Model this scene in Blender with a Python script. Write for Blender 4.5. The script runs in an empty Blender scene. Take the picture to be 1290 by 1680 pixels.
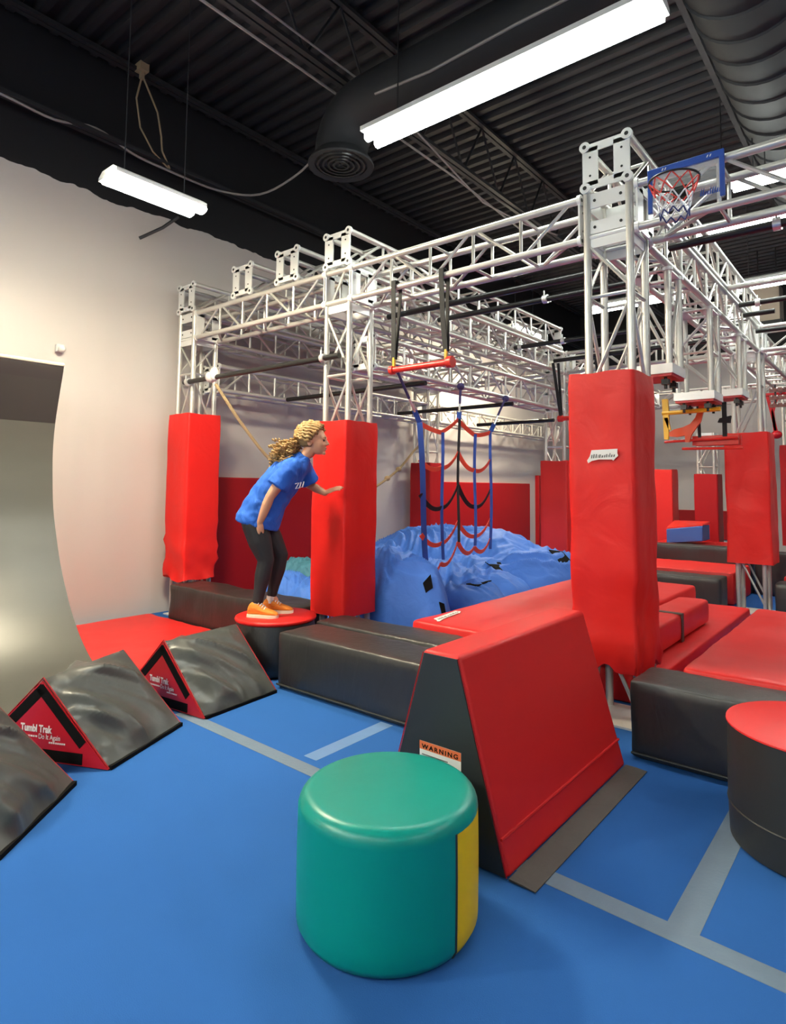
import bpy, bmesh, math, random
from mathutils import Vector, Matrix, noise

scene = bpy.context.scene
COL = scene.collection
PI = math.pi
V = Vector

# ------------------------------------------------------------------ camera
CAM_H = 1.43
cam_data = bpy.data.cameras.new('camera')
cam = bpy.data.objects.new('camera', cam_data)
COL.objects.link(cam)
rot = Matrix(((0.781810829, 0.037215719, 0.622404063),
              (0.623456798, -0.060379988, -0.779522853),
              (0.008570246, 0.997481452, -0.070408121)))
cam.matrix_world = Matrix.Translation((0, 0, CAM_H)) @ rot.to_4x4()
cam_data.sensor_fit = 'HORIZONTAL'
cam_data.sensor_width = 36.0
cam_data.lens = 1020.0 / 1290.0 * 36.0
cam_data.shift_x = (645.0 - 670.0) / 1290.0
cam_data.shift_y = (727.0 - 840.0) / 1290.0
cam_data.clip_start = 0.05
cam_data.clip_end = 100
scene.camera = cam

# ------------------------------------------------------------------ view, world
scene.view_settings.view_transform = 'Standard'
scene.view_settings.look = 'None'
scene.view_settings.gamma = 1.0
scene.view_settings.exposure = 1.15
world = bpy.data.worlds.new('world')
scene.world = world
world.use_nodes = True
world.node_tree.nodes['Background'].inputs[0].default_value = (0.5, 0.52, 0.55, 1)
world.node_tree.nodes['Background'].inputs[1].default_value = 0.05

TUBE_POWER = 18.0
LED_POWER = 165.0

# ------------------------------------------------------------------ materials
def new_mat(name):
    m = bpy.data.materials.new(name)
    m.use_nodes = True
    nt = m.node_tree
    b = nt.nodes['Principled BSDF']
    return m, nt, b

def mat(name, col, rough=0.5, metal=0.0, spec=0.5, bump=0.0, bscale=6.0, detail=3.0, distort=0.0,
        var=0.0, vscale=3.0, stretch=None, coat=0.0, sheen=0.0, bdist=0.02):
    m, nt, b = new_mat(name)
    b.inputs['Base Color'].default_value = (*col, 1)
    b.inputs['Roughness'].default_value = rough
    b.inputs['Metallic'].default_value = metal
    b.inputs['Specular IOR Level'].default_value = spec
    if coat:
        b.inputs['Coat Weight'].default_value = coat
        b.inputs['Coat Roughness'].default_value = 0.25
    if sheen:
        b.inputs['Sheen Weight'].default_value = sheen
    tc = nt.nodes.new('ShaderNodeTexCoord')
    src = tc.outputs['Object']
    if stretch:
        mp = nt.nodes.new('ShaderNodeMapping')
        mp.inputs['Scale'].default_value = stretch
        nt.links.new(src, mp.inputs['Vector'])
        src = mp.outputs['Vector']
    if bump:
        n = nt.nodes.new('ShaderNodeTexNoise')
        n.inputs['Scale'].default_value = bscale
        n.inputs['Detail'].default_value = detail
        n.inputs['Distortion'].default_value = distort
        nt.links.new(src, n.inputs['Vector'])
        bp = nt.nodes.new('ShaderNodeBump')
        bp.inputs['Strength'].default_value = bump
        bp.inputs['Distance'].default_value = bdist
        nt.links.new(n.outputs['Fac'], bp.inputs['Height'])
        nt.links.new(bp.outputs['Normal'], b.inputs['Normal'])
    if var:
        n2 = nt.nodes.new('ShaderNodeTexNoise')
        n2.inputs['Scale'].default_value = vscale
        n2.inputs['Detail'].default_value = 4
        nt.links.new(src, n2.inputs['Vector'])
        mx = nt.nodes.new('ShaderNodeMix')
        mx.data_type = 'RGBA'
        mx.inputs[6].default_value = (*[c * (1 - var) for c in col], 1)
        mx.inputs[7].default_value = (*[min(1, c * (1 + var)) for c in col], 1)
        nt.links.new(n2.outputs['Fac'], mx.inputs[0])
        nt.links.new(mx.outputs[2], b.inputs['Base Color'])
    return m

def emit(name, col, strength):
    m, nt, b = new_mat(name)
    b.inputs['Base Color'].default_value = (0.9, 0.9, 0.9, 1)
    b.inputs['Emission Color'].default_value = (*col, 1)
    b.inputs['Emission Strength'].default_value = strength
    return m

RED = mat('red_vinyl', (0.72, 0.016, 0.013), 0.42, spec=.3, bump=0.25, bscale=3.2, distort=1.2, bdist=0.03)
REDTOP = mat('red_mat_vinyl', (0.68, 0.022, 0.02), 0.42, spec=.35, bump=0.12, bscale=4, distort=.5)
REDFLAT = mat('red_smooth_vinyl', (0.62, 0.014, 0.014), 0.45, spec=.35, bump=0.03, bscale=9)
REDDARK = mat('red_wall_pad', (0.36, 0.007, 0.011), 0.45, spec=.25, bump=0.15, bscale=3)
CRIMSON = mat('crimson_panel', (0.46, 0.008, 0.015), 0.35, bump=0.05, bscale=8)
BLACK = mat('black_vinyl', (0.018, 0.018, 0.0175), 0.42, spec=.75, bump=0.22, bscale=5, distort=1.5, stretch=(2.2, 2.2, .7), bdist=0.02)
PRISM = mat('dark_vinyl_cover', (0.060, 0.064, 0.060), 0.34, bump=0.1, bscale=14, distort=.6)
BLACKF = mat('matt_black_vinyl', (0.020, 0.023, 0.023), 0.5, bump=0.04, bscale=30)
VELCRO = mat('black_hook_tape', (0.006, 0.006, 0.006), 0.9, spec=.1)
GREEN = mat('green_vinyl', (0.0, 0.25, 0.205), 0.34, spec=.4, bump=0.08, bscale=6)
YELLOW = mat('yellow_vinyl', (0.86, 0.50, 0.002), 0.45, spec=.2, bump=0.15, bscale=5)
CARPET = mat('blue_carpet', (0.027, 0.112, 0.355), 0.9, spec=.08, bump=0.25, bscale=260, detail=2, var=0.07, vscale=1.6, bdist=.004)
TAPE = mat('grey_floor_tape', (0.13, 0.185, 0.255), 0.55, bump=.1, bscale=60, var=.12, vscale=9)
TAPEB = mat('faded_blue_tape', (0.12, 0.23, 0.44), 0.6, var=.12, vscale=9)
FLAP = mat('grey_fabric_flap', (0.075, 0.068, 0.060), 0.6, bump=.3, bscale=9, distort=1)
ALU = mat('aluminium_truss', (0.60, 0.58, 0.54), 0.34, metal=0.5, var=.06, vscale=3)
ALUF = mat('aluminium_plate', (0.80, 0.80, 0.78), 0.40, metal=0.25, var=.05, vscale=5)
BOLT = mat('dark_bolt', (0.05, 0.05, 0.05), 0.4, metal=.8)
BLACKM = mat('black_steel_pipe', (0.012, 0.012, 0.012), 0.35)
CHROME = mat('zinc_clamp', (0.75, 0.75, 0.73), 0.3, metal=.7)
DUCT = mat('black_painted_duct', (0.020, 0.021, 0.024), 0.62, spec=.3, bump=.05, bscale=3)
DECK = mat('dark_roof_deck', (0.016, 0.016, 0.019), 0.5, var=.2, vscale=2)
JOIST = mat('dark_steel_joist', (0.022, 0.022, 0.025), 0.5)
CABLE = mat('grey_cable', (0.30, 0.27, 0.25), 0.5)
CORD = mat('tan_cord', (0.34, 0.25, 0.15), 0.7)
ROPE = mat('manila_rope', (0.45, 0.33, 0.18), 0.85, bump=.5, bscale=60)
TARP = mat('blue_airbag_fabric', (0.065, 0.20, 0.68), 0.6, spec=.3, bump=0.25, bscale=5, detail=4, distort=1.5, bdist=.05)
TARPG = mat('teal_tarp_fabric', (0.05, 0.20, 0.28), 0.6, bump=.4, bscale=9, distort=1)
BSTRAP = mat('blue_webbing', (0.018, 0.07, 0.36), 0.6)
OSTRAP = mat('orange_webbing', (0.85, 0.10, 0.05), 0.6)
KSTRAP = mat('black_webbing', (0.012, 0.012, 0.014), 0.7)
PROPE = mat('purple_rope', (0.05, 0.04, 0.14), 0.8, bump=.4, bscale=60)
REDM = mat('red_painted_steel', (0.66, 0.03, 0.02), 0.35)
ORANGE = mat('orange_painted_steel', (0.80, 0.085, 0.015), 0.4)
YELM = mat('yellow_painted_steel', (0.75, 0.42, 0.02), 0.4)
WHITE = mat('white_print', (0.80, 0.78, 0.74), 0.6)
GREYINK = mat('grey_print', (0.12, 0.12, 0.11), 0.6)
ORLAB = mat('orange_label', (0.75, 0.16, 0.05), 0.6)
BLUEM = mat('blue_painted_frame', (0.012, 0.065, 0.36), 0.35)
BLUEF = mat('blue_foam_vinyl', (0.03, 0.10, 0.36), 0.5)
NETW = mat('white_net_cord', (0.75, 0.75, 0.78), 0.7)
NETR = mat('red_net_cord', (0.7, 0.06, 0.05), 0.7)
NETB = mat('navy_net_cord', (0.03, 0.04, 0.16), 0.7)
RAMP = mat('grey_painted_plywood', (0.074, 0.074, 0.064), 0.34, bump=.12, bscale=2.5, var=.22, vscale=2.2, stretch=(1, .35, 1))
RAMPD = mat('black_painted_plywood', (0.025, 0.022, 0.022), 0.4)
LIPM = mat('pale_plywood_edge', (0.55, 0.50, 0.40), 0.5)
HOUSING = mat('white_lamp_housing', (0.75, 0.75, 0.72), 0.5)
HVACM = mat('beige_duct_box', (0.52, 0.44, 0.34), 0.6)
SKIN = mat('skin', (0.60, 0.295, 0.17), 0.5, var=.05, vscale=8)
SHIRT = mat('blue_cotton', (0.013, 0.11, 0.52), 0.8, bump=.6, bscale=8, distort=1.5, bdist=.03, stretch=(1, 1, .6))
LEGG = mat('charcoal_knit', (0.020, 0.020, 0.023), 0.75)
HAIR = mat('blond_hair', (0.38, 0.225, 0.08), 0.55, var=.35, vscale=25, bump=.5, bscale=50)
HAIRD = mat('dark_blond_hair', (0.24, 0.145, 0.055), 0.6, var=.4, vscale=30, bump=.5, bscale=60)
SHOE = mat('orange_shoe_mesh', (0.80, 0.24, 0.02), 0.7, bump=.3, bscale=80)
SOLE = mat('cream_sole', (0.80, 0.72, 0.55), 0.6)
SOCK = mat('white_sock', (0.72, 0.68, 0.66), 0.85)
EYE = mat('eye_dark', (0.03, 0.02, 0.02), 0.2)
LIP = mat('lip_rose', (0.48, 0.16, 0.12), 0.5)
SMOKE_M = mat('white_plastic', (0.7, 0.7, 0.68), 0.4)
TUBE = emit('tube_glow', (0.93, 1.0, 0.93), TUBE_POWER)
LED = emit('led_glow', (1.0, 0.88, 0.63), LED_POWER)

m, nt, b = new_mat('clear_acrylic')
b.inputs['Base Color'].default_value = (0.9, 0.93, 0.95, 1)
b.inputs['Roughness'].default_value = 0.05
b.inputs['Alpha'].default_value = 0.18
ACRYL = m

# left wall: light grey paint below, black paint above an uneven hand-painted edge
def wall_mat():
    m, nt, b = new_mat('painted_wall')
    b.inputs['Roughness'].default_value = 0.42
    b.inputs['Specular IOR Level'].default_value = 0.45
    tc = nt.nodes.new('ShaderNodeTexCoord')
    sp = nt.nodes.new('ShaderNodeSeparateXYZ')
    nt.links.new(tc.outputs['Object'], sp.inputs[0])
    n = nt.nodes.new('ShaderNodeTexNoise'); n.inputs['Scale'].default_value = 2.5; n.inputs['Detail'].default_value = 3
    nt.links.new(tc.outputs['Object'], n.inputs['Vector'])
    ma = nt.nodes.new('ShaderNodeMath'); ma.operation = 'MULTIPLY_ADD'
    ma.inputs[1].default_value = 0.22; nt.links.new(n.outputs['Fac'], ma.inputs[0]); nt.links.new(sp.outputs['Z'], ma.inputs[2])
    gt = nt.nodes.new('ShaderNodeMath'); gt.operation = 'GREATER_THAN'; gt.inputs[1].default_value = 4.62
    nt.links.new(ma.outputs[0], gt.inputs[0])
    mx = nt.nodes.new('ShaderNodeMix'); mx.data_type = 'RGBA'
    mx.inputs[6].default_value = (0.54, 0.505, 0.49, 1); mx.inputs[7].default_value = (0.014, 0.014, 0.017, 1)
    nt.links.new(gt.outputs[0], mx.inputs[0]); nt.links.new(mx.outputs[2], b.inputs['Base Color'])
    n2 = nt.nodes.new('ShaderNodeTexNoise'); n2.inputs['Scale'].default_value = 7; n2.inputs['Detail'].default_value = 6
    nt.links.new(tc.outputs['Object'], n2.inputs['Vector'])
    bp = nt.nodes.new('ShaderNodeBump'); bp.inputs['Strength'].default_value = .06; bp.inputs['Distance'].default_value = .03
    nt.links.new(n2.outputs['Fac'], bp.inputs['Height']); nt.links.new(bp.outputs['Normal'], b.inputs['Normal'])
    return m
WALL = wall_mat()

# ------------------------------------------------------------------ mesh helpers
class MB:
    def __init__(self):
        self.v = []; self.f = []
    def add(self, vs, fs):
        o = len(self.v)
        self.v += [tuple(p) for p in vs]
        self.f += [tuple(i + o for i in f) for f in fs]
        return self
    def box(self, a, b):
        (x0, y0, z0), (x1, y1, z1) = a, b
        return self.add([(x0, y0, z0), (x1, y0, z0), (x1, y1, z0), (x0, y1, z0), (x0, y0, z1), (x1, y0, z1), (x1, y1, z1), (x0, y1, z1)],
                        [(0, 3, 2, 1), (4, 5, 6, 7), (0, 1, 5, 4), (1, 2, 6, 5), (2, 3, 7, 6), (3, 0, 4, 7)])
    def obox(self, c, ax, ay, az):
        c = V(c); ax = V(ax); ay = V(ay); az = V(az)
        vs = [c + sx * ax + sy * ay + sz * az for sz in (-1, 1) for sx, sy in ((-1, -1), (1, -1), (1, 1), (-1, 1))]
        return self.add(vs, [(0, 3, 2, 1), (4, 5, 6, 7), (0, 1, 5, 4), (1, 2, 6, 5), (2, 3, 7, 6), (3, 0, 4, 7)])
    def prism(self, poly, d):
        n = len(poly); d = V(d)
        vs = [V(p) for p in poly] + [V(p) + d for p in poly]
        fs = [tuple(reversed(range(n))), tuple(range(n, 2 * n))] + [(i, (i + 1) % n, (i + 1) % n + n, i + n) for i in range(n)]
        return self.add(vs, fs)
    def tube(self, pts, r, n=8, cap=True, flat=None):
        """round tube along a list of points; r a number or a list"""
        pts = [V(p) for p in pts]
        k = len(pts)
        rs = r if isinstance(r, (list, tuple)) else [r] * k
        t0 = (pts[1] - pts[0]).normalized()
        up = V((0, 0, 1)) if abs(t0.z) < .9 else V((1, 0, 0))
        a = t0.cross(up).normalized()
        vs = []
        for i in range(k):
            t = (pts[min(i + 1, k - 1)] - pts[max(i - 1, 0)]).normalized()
            a = (a - t * a.dot(t)).normalized()
            bb = t.cross(a)
            for j in range(n):
                an = 2 * PI * j / n
                vs.append(pts[i] + (a * math.cos(an) + bb * math.sin(an)) * rs[i])
        fs = []
        for i in range(k - 1):
            for j in range(n):
                j2 = (j + 1) % n
                fs.append((i * n + j, i * n + j2, (i + 1) * n + j2, (i + 1) * n + j))
        if cap:
            fs.append(tuple(reversed(range(n))))
            fs.append(tuple(range((k - 1) * n, k * n)))
        return self.add(vs, fs)
    def loft(self, rings, cap=True):
        n = len(rings[0]); vs = [p for r in rings for p in r]; fs = []
        for i in range(len(rings) - 1):
            for j in range(n):
                j2 = (j + 1) % n
                fs.append((i * n + j, i * n + j2, (i + 1) * n + j2, (i + 1) * n + j))
        if cap:
            fs.append(tuple(reversed(range(n)))); fs.append(tuple(range((len(rings) - 1) * n, len(rings) * n)))
        return self.add(vs, fs)
    def ball(self, c, rx, ry=None, rz=None, axes=None, nu=16, nv=10):
        ry = ry or rx; rz = rz or rx; c = V(c)
        ax = axes or (V((1, 0, 0)), V((0, 1, 0)), V((0, 0, 1)))
        vs = [c - ax[2] * rz]; fs = []
        for i in range(1, nv):
            th = -PI / 2 + PI * i / nv
            for j in range(nu):
                ph = 2 * PI * j / nu
                vs.append(c + ax[0] * rx * math.cos(th) * math.cos(ph) + ax[1] * ry * math.cos(th) * math.sin(ph) + ax[2] * rz * math.sin(th))
        vs.append(c + ax[2] * rz)
        for j in range(nu):
            fs.append((0, 1 + (j + 1) % nu, 1 + j))
            for i in range(nv - 2):
                a0 = 1 + i * nu
                fs.append((a0 + j, a0 + (j + 1) % nu, a0 + nu + (j + 1) % nu, a0 + nu + j))
            a0 = 1 + (nv - 2) * nu
            fs.append((a0 + j, a0 + (j + 1) % nu, len(vs) - 1))
        return self.add(vs, fs)
    def ribbon(self, pts, w, th, wdir):
        """flat webbing along points; wdir = direction of its width"""
        pts = [V(p) for p in pts]; k = len(pts); rings = []
        for i in range(k):
            t = (pts[min(i + 1, k - 1)] - pts[max(i - 1, 0)]).normalized()
            wd = V(wdir); wd = (wd - t * wd.dot(t)).normalized(); nn = t.cross(wd)
            p = pts[i]
            rings.append([p + wd * w / 2 + nn * th / 2, p - wd * w / 2 + nn * th / 2, p - wd * w / 2 - nn * th / 2, p + wd * w / 2 - nn * th / 2])
        return self.loft(rings)

def finish(me, smooth):
    if smooth:
        for p in me.polygons: p.use_smooth = True
        if smooth is not True:
            me.set_sharp_from_angle(angle=math.radians(smooth))

def mesh_obj(name, mb, material, parent=None, origin=(0, 0, 0), smooth=40, bevel=0, bseg=3):
    me = bpy.data.meshes.new(name)
    o3 = V(origin)
    me.from_pydata([V(p) - o3 for p in mb.v], [], mb.f)
    me.update()
    bm = bmesh.new(); bm.from_mesh(me); bmesh.ops.recalc_face_normals(bm, faces=bm.faces); bm.to_mesh(me); bm.free()
    finish(me, smooth)
    me.materials.append(material)
    ob = bpy.data.objects.new(name, me)
    COL.objects.link(ob)
    if parent is not None:
        ob.parent = parent
    else:
        ob.location = o3
    if bevel:
        md = ob.modifiers.new('bevel', 'BEVEL'); md.width = bevel; md.segments = bseg; md.limit_method = 'ANGLE'; md.angle_limit = math.radians(35)
        for p in me.polygons: p.use_smooth = True
        md.harden_normals = False
    return ob

class Thing:
    """an Empty at the thing's base with its parts; parts are given in world coordinates"""
    def __init__(self, name, label, cat, loc, group=None):
        self.o = bpy.data.objects.new(name, None); COL.objects.link(self.o)
        self.o.empty_display_size = .1
        self.o.location = loc; self.loc = V(loc)
        self.o['label'] = label; self.o['category'] = cat
        if group: self.o['group'] = group
    def part(self, name, mb, m, parent=None, **k):
        return mesh_obj(name, mb, m, parent or self.o, self.loc, **k)

def single(name, mb, m, label, cat, loc=(0, 0, 0), group=None, kind=None, **k):
    o = mesh_obj(name, mb, m, None, loc, **k)
    o['label'] = label; o['category'] = cat
    if group: o['group'] = group
    if kind: o['kind'] = kind
    return o

def struct(name, mb, m, **k):
    o = mesh_obj(name, mb, m, **k); o['kind'] = 'structure'
    return o

def text_obj(name, s, size, m, parent, local_mat, extrude=.0006, bold=0.0, align='LEFT', xs=1.0, spacing=1.0):
    cu = bpy.data.curves.new(name, 'FONT'); cu.body = s; cu.size = size; cu.extrude = extrude; cu.offset = bold; cu.space_character = spacing; cu.align_x = align
    tmp = bpy.data.objects.new('tmp', cu); COL.objects.link(tmp)
    bpy.context.view_layer.update()
    me = bpy.data.meshes.new_from_object(tmp.evaluated_get(bpy.context.evaluated_depsgraph_get()))
    bpy.data.objects.remove(tmp); bpy.data.curves.remove(cu)
    me.materials.clear(); me.materials.append(m)
    o = bpy.data.objects.new(name, me); COL.objects.link(o)
    o.parent = parent; o.matrix_local = local_mat @ Matrix.Diagonal((xs, 1, 1, 1))
    return o

def frame_mat(org, x, y):
    x = V(x).normalized(); y = V(y); y = (y - x * y.dot(x)).normalized(); z = x.cross(y)
    M = Matrix.Identity(4)
    for i in range(3):
        M[i][0] = x[i]; M[i][1] = y[i]; M[i][2] = z[i]; M[i][3] = V(org)[i]
    return M

def nz(x, y, z=0.0): return noise.noise((x, y, z))

def catmull(pts, k=6):
    pts = [V(p) for p in pts]; out = []
    for i in range(len(pts) - 1):
        p0 = pts[max(i - 1, 0)]; p1 = pts[i]; p2 = pts[i + 1]; p3 = pts[min(i + 2, len(pts) - 1)]
        for q in range(k):
            f = q / k
            out.append(.5 * (2 * p1 + (p2 - p0) * f + (2 * p0 - 5 * p1 + 4 * p2 - p3) * f * f + (3 * p1 - p0 - 3 * p2 + p3) * f ** 3))
    out.append(pts[-1]); return out

# ------------------------------------------------------------------ setting
XL, XR, YF, YB, ZC = -6.62, 6.0, -5.0, 15.6, 6.0
struct('floor', MB().box((XL - .2, YF - .2, -.12), (XR + .2, YB + .2, 0)), CARPET, smooth=False)
struct('wall_left', MB().box((XL - .15, YF, 0), (XL, YB, ZC + .12)), WALL, smooth=False)
struct('wall_back', MB().box((XL - .15, YB, 0), (XR + .15, YB + .15, ZC + .12)), WALL, smooth=False)
struct('wall_right', MB().box((XR, YF, 0), (XR + .15, YB, ZC + .12)), WALL, smooth=False)
struct('wall_front', MB().box((XL - .15, YF - .15, 0), (XR + .15, YF, ZC + .12)), WALL, smooth=False)
mb = MB(); prof = []
y = YF; P = .2
while y < YB:
    prof += [(y, ZC), (y + .07, ZC), (y + .10, ZC + .06), (y + .17, ZC + .06)]
    y += P
prof = prof + [(YB, ZC)]
nprof = len(prof)
vs = [(XL, a, z) for a, z in prof] + [(XR, a, z) for a, z in prof] + [(XL, a, ZC + .12) for a, z in prof] + [(XR, a, ZC + .12) for a, z in prof]
fs = []
for i in range(nprof - 1):
    fs += [(i, i + 1, nprof + i + 1, nprof + i), (2 * nprof + i, 3 * nprof + i, 3 * nprof + i + 1, 2 * nprof + i + 1)]
mb.add(vs, fs)
struct('ceiling', mb, DECK, smooth=False)

# floor tape
def tape(x0, y0, x1, y1, w, m, label, z=.0015):
    a = V((x0, y0, 0)); c = V((x1, y1, 0)); d = (c - a).normalized(); n = V((-d.y, d.x, 0)) * w / 2
    single('floor_tape', MB().prism([a - n, c - n, c + n, a + n], (0, 0, z)), m, label, 'floor tape', (x0, y0, 0), 'tape lines on the blue carpet', smooth=False)
tape(-3.62, 2.262, 1.6, 2.145, .085, TAPE, 'long pale grey tape line running left to right across the whole blue carpet')
tape(-2.505, 2.33, -2.505, 2.955, .095, TAPEB, 'short faded blue tape line leading up to the black block behind the green drum', .001)
tape(-.62, 2.23, -.62, 3.40, .10, TAPE, 'short grey tape line leading to the black block on the right', .001)

# ------------------------------------------------------------------ lamps
def tube_light(x0, x1, y, z, label, w=.26, axis='x'):
    t = Thing('ceiling_light', label, 'ceiling light', ((x0 + x1) / 2, y, z), 'ceiling lights')
    def P3(u, vv, zz): return (u, y + vv, zz) if axis == 'x' else (y + vv, u, zz)
    mbh = MB()
    ring = [(-w / 2, z - .01), (w / 2, z - .01), (w / 2, z + .03), (w * .2, z + .07), (-w * .2, z + .07), (-w / 2, z + .03)]
    r0 = [P3(x0, a, c) for a, c in ring]; r1 = [P3(x1, a, c) for a, c in ring]
    mbh.loft([r0, r1]); t.part('housing', mbh, HOUSING, smooth=False)
    for s in (-1, 1):
        mbl = MB().tube([P3(x0 + .02, s * w * .24, z - .045), P3(x1 - .02, s * w * .24, z - .045)], .038, 10)
        t.part('tube', mbl, TUBE)
    for u in (x0 + .3, x1 - .3):
        t.part('hanger', MB().tube([P3(u, 0, z + .06), P3(u, 0, ZC + .005)], .006, 5), JOIST)
    return t
tube_light(-3.47, -1.05, 3.79, 4.42, 'long bright tube light under the black duct, its far left end nearest the round vent')
tube_light(1.3, 3.7, 3.79, 4.42, 'added fill tube in line with the long bright one, outside the frame on the right')  # unseen lamp added to brighten the faces turned to the right
tube_light(2.8, 5.2, .6, 4.42, 'added fill tube on the ceiling to the right of the camera')  # invented lamp out of view, lifts the right-hand sides of pads and blocks
tube_light(-1.80, .62, 7.57, 4.40, 'long tube light hanging behind the basketball hoop, second row from the camera')
tube_light(-4.0, -2.5, 9.75, 4.40, 'tube light glowing behind the legs of the tall near truss column')
tube_light(-1.95, .5, 9.9, 4.40, 'long tube light at far right in front of the beige duct box')
tube_light(-1.22, -.72, 6.5, 4.40, 'short bright lamp seen through the truss to the right of the hoop', w=.2)
tube_light(-5.2, -2.8, -3.2, 4.42, 'added fill tube on the ceiling behind the camera, leftmost one')  # unseen fill added from behind left, for the pad fronts
tube_light(-2.7, -0.3, -3.2, 4.42, 'added fill tube on the ceiling behind the camera, middle one')  # unseen fill added so the camera-side faces are not too dark
tube_light(0.2, 2.6, -3.2, 4.42, 'added fill tube on the ceiling behind the camera, rightmost one')  # unseen fill added from behind right
tube_light(-4.0, -1.6, -4.4, 4.42, 'added fill tube on the ceiling far behind the camera')  # extra unseen fill, added at the back of the hall

def led_light(x, y0, y1, z, label, glow=None):
    t = Thing('wall_side_light', label, 'ceiling light', (x, (y0 + y1) / 2, z), 'lamps along the left wall')
    w = .27
    ring = [(-w / 2, z), (w / 2, z), (w / 2, z + .025), (w * .3, z + .06), (-w * .3, z + .06), (-w / 2, z + .025)]
    t.part('housing', MB().loft([[(x + a, y0, c) for a, c in ring], [(x + a, y1, c) for a, c in ring]]), HOUSING, smooth=False)
    for s in (-1, 1):
        xc = x + s * .06; ya, yb = y0 + .015 - (s > 0) * .03, y1 - .015 + (s > 0) * .03
        arc = [(xc + .055 * math.cos(PI + PI * k / 10), z - .002 + .032 * math.sin(PI + PI * k / 10)) for k in range(11)]
        t.part('tube', MB().loft([[(a, ya, c) for a, c in arc], [(a, yb, c) for a, c in arc]]), glow or LED)
    for yy in (y0 + .12, y1 - .12):
        t.part('hanger', MB().tube([(x, yy, z + .05), (x, yy, ZC + .005)], .004, 5), JOIST)
led_light(-4.36, 2.0, 2.72, 3.62, 'warm glowing double tube lamp hanging near the upper left wall')
led_light(-5.2, 9.35, 10.25, 4.2, 'far double tube lamp seen through the long truss near the left wall')
led_light(-4.36, -2.4, -1.68, 3.62, 'added double tube fill lamp near the left wall behind the camera')  # unseen counterpart of the left lamp, added for fill

# ------------------------------------------------------------------ roof steel, ducts, cables
def joist(x, zb, zt, label, y0=-4.9, y1=15.5, open_web=True):
    t = Thing('roof_joist', label, 'roof joist', (x, y0, zb), 'roof joists')
    for z in (zb, zt):
        c = MB()
        for s in (-1, 1): c.box((x + s * .035 - .025, y0, z - .02), (x + s * .035 + .025, y1, z + .02))
        t.part('chord', c, JOIST, smooth=False)
    wb = MB(); y = y0; up = True; st = .42
    while y + st < y1:
        a = (x, y, zb if up else zt); c = (x, y + st, zt if up else zb)
        wb.tube([a, c], .016, 6); up = not up; y += st
    if open_web: t.part('web', wb, JOIST)
joist(-4.0, 5.22, 5.95, 'open web roof joist passing just left of the round vent elbow')
joist(-1.27, 5.45, 5.97, 'dark roof joist beside the big round duct at the upper right')
joist(-6.42, 5.05, 5.95, 'dark roof joist along the top of the left wall with grey cable on it', open_web=False)
joist(3.2, 5.3, 5.95, 'roof joist far to the right outside the frame')

# supply duct with elbow and round diffuser
t = Thing('air_duct', 'black round supply duct ending in an elbow with a round ceiling vent', 'air duct', (-4.1, 4.07, 4.47))
cx, cy, r = -4.1, 4.07, .25
pts = [(cx, cy, 4.50), (cx, cy, 4.60)]
R = .36
for i in range(0, 11):
    a = PI / 2 * i / 10
    pts.append((cx + R - R * math.cos(a), cy, 4.60 + R * math.sin(a)))
pts.append((-1.16, cy, 4.96))
t.part('pipe', MB().tube(pts, r, 28), DUCT)
vent = MB()
rings = []
for rr, z in ((.255, 4.58), (.30, 4.52), (.315, 4.49), (.31, 4.475), (.25, 4.49)):
    rings.append([(cx + rr * math.cos(2 * PI * j / 32), cy + rr * math.sin(2 * PI * j / 32), z) for j in range(32)])
vent.loft(rings, cap=False)
vp = t.part('vent', vent, DUCT)
lv = MB()
for rr in (.06, .11, .16, .21):
    lv.loft([[(cx + q * math.cos(2 * PI * j / 28), cy + q * math.sin(2 * PI * j / 28), z) for j in range(28)] for q, z in ((rr, 4.482), (rr + .02, 4.482), (rr + .028, 4.505), (rr + .01, 4.505), (rr, 4.482))], cap=False)
lv.tube([(cx - .25, cy, 4.50), (cx + .25, cy, 4.50)], .01, 6); lv.tube([(cx, cy - .25, 4.50), (cx, cy + .25, 4.50)], .01, 6)
t.part('louvre', lv, BLACKM, parent=vp)
con = MB().tube([(-3.48, cy - .215, 4.84), (-2.9, cy - .205, 4.80), (-2.1, cy - .21, 4.82), (-1.2, cy - .21, 4.81)], .012, 6)
t.part('conduit', con, CABLE)

t = Thing('air_duct', 'big ribbed round duct at the upper right corner running away from the camera', 'air duct', (-.72, 2, 5.05))
rings = []; y = -4.8; k = 0
while y < 13:
    for dy, rr in ((0, .405), (.01, .42), (.03, .42), (.04, .405)):
        rings.append([(-.72 + rr * math.cos(2 * PI * j / 32), y + dy, 5.05 + rr * math.sin(2 * PI * j / 32)) for j in range(32)])
    y += .3
t.part('pipe', MB().loft(rings), DUCT)
for yy in (2.7, 5.7, 8.7):
    t.part('hanger', MB().tube([(-.72, yy, 5.46), (-.72, yy, ZC + .005)], .012, 6), JOIST)

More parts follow.
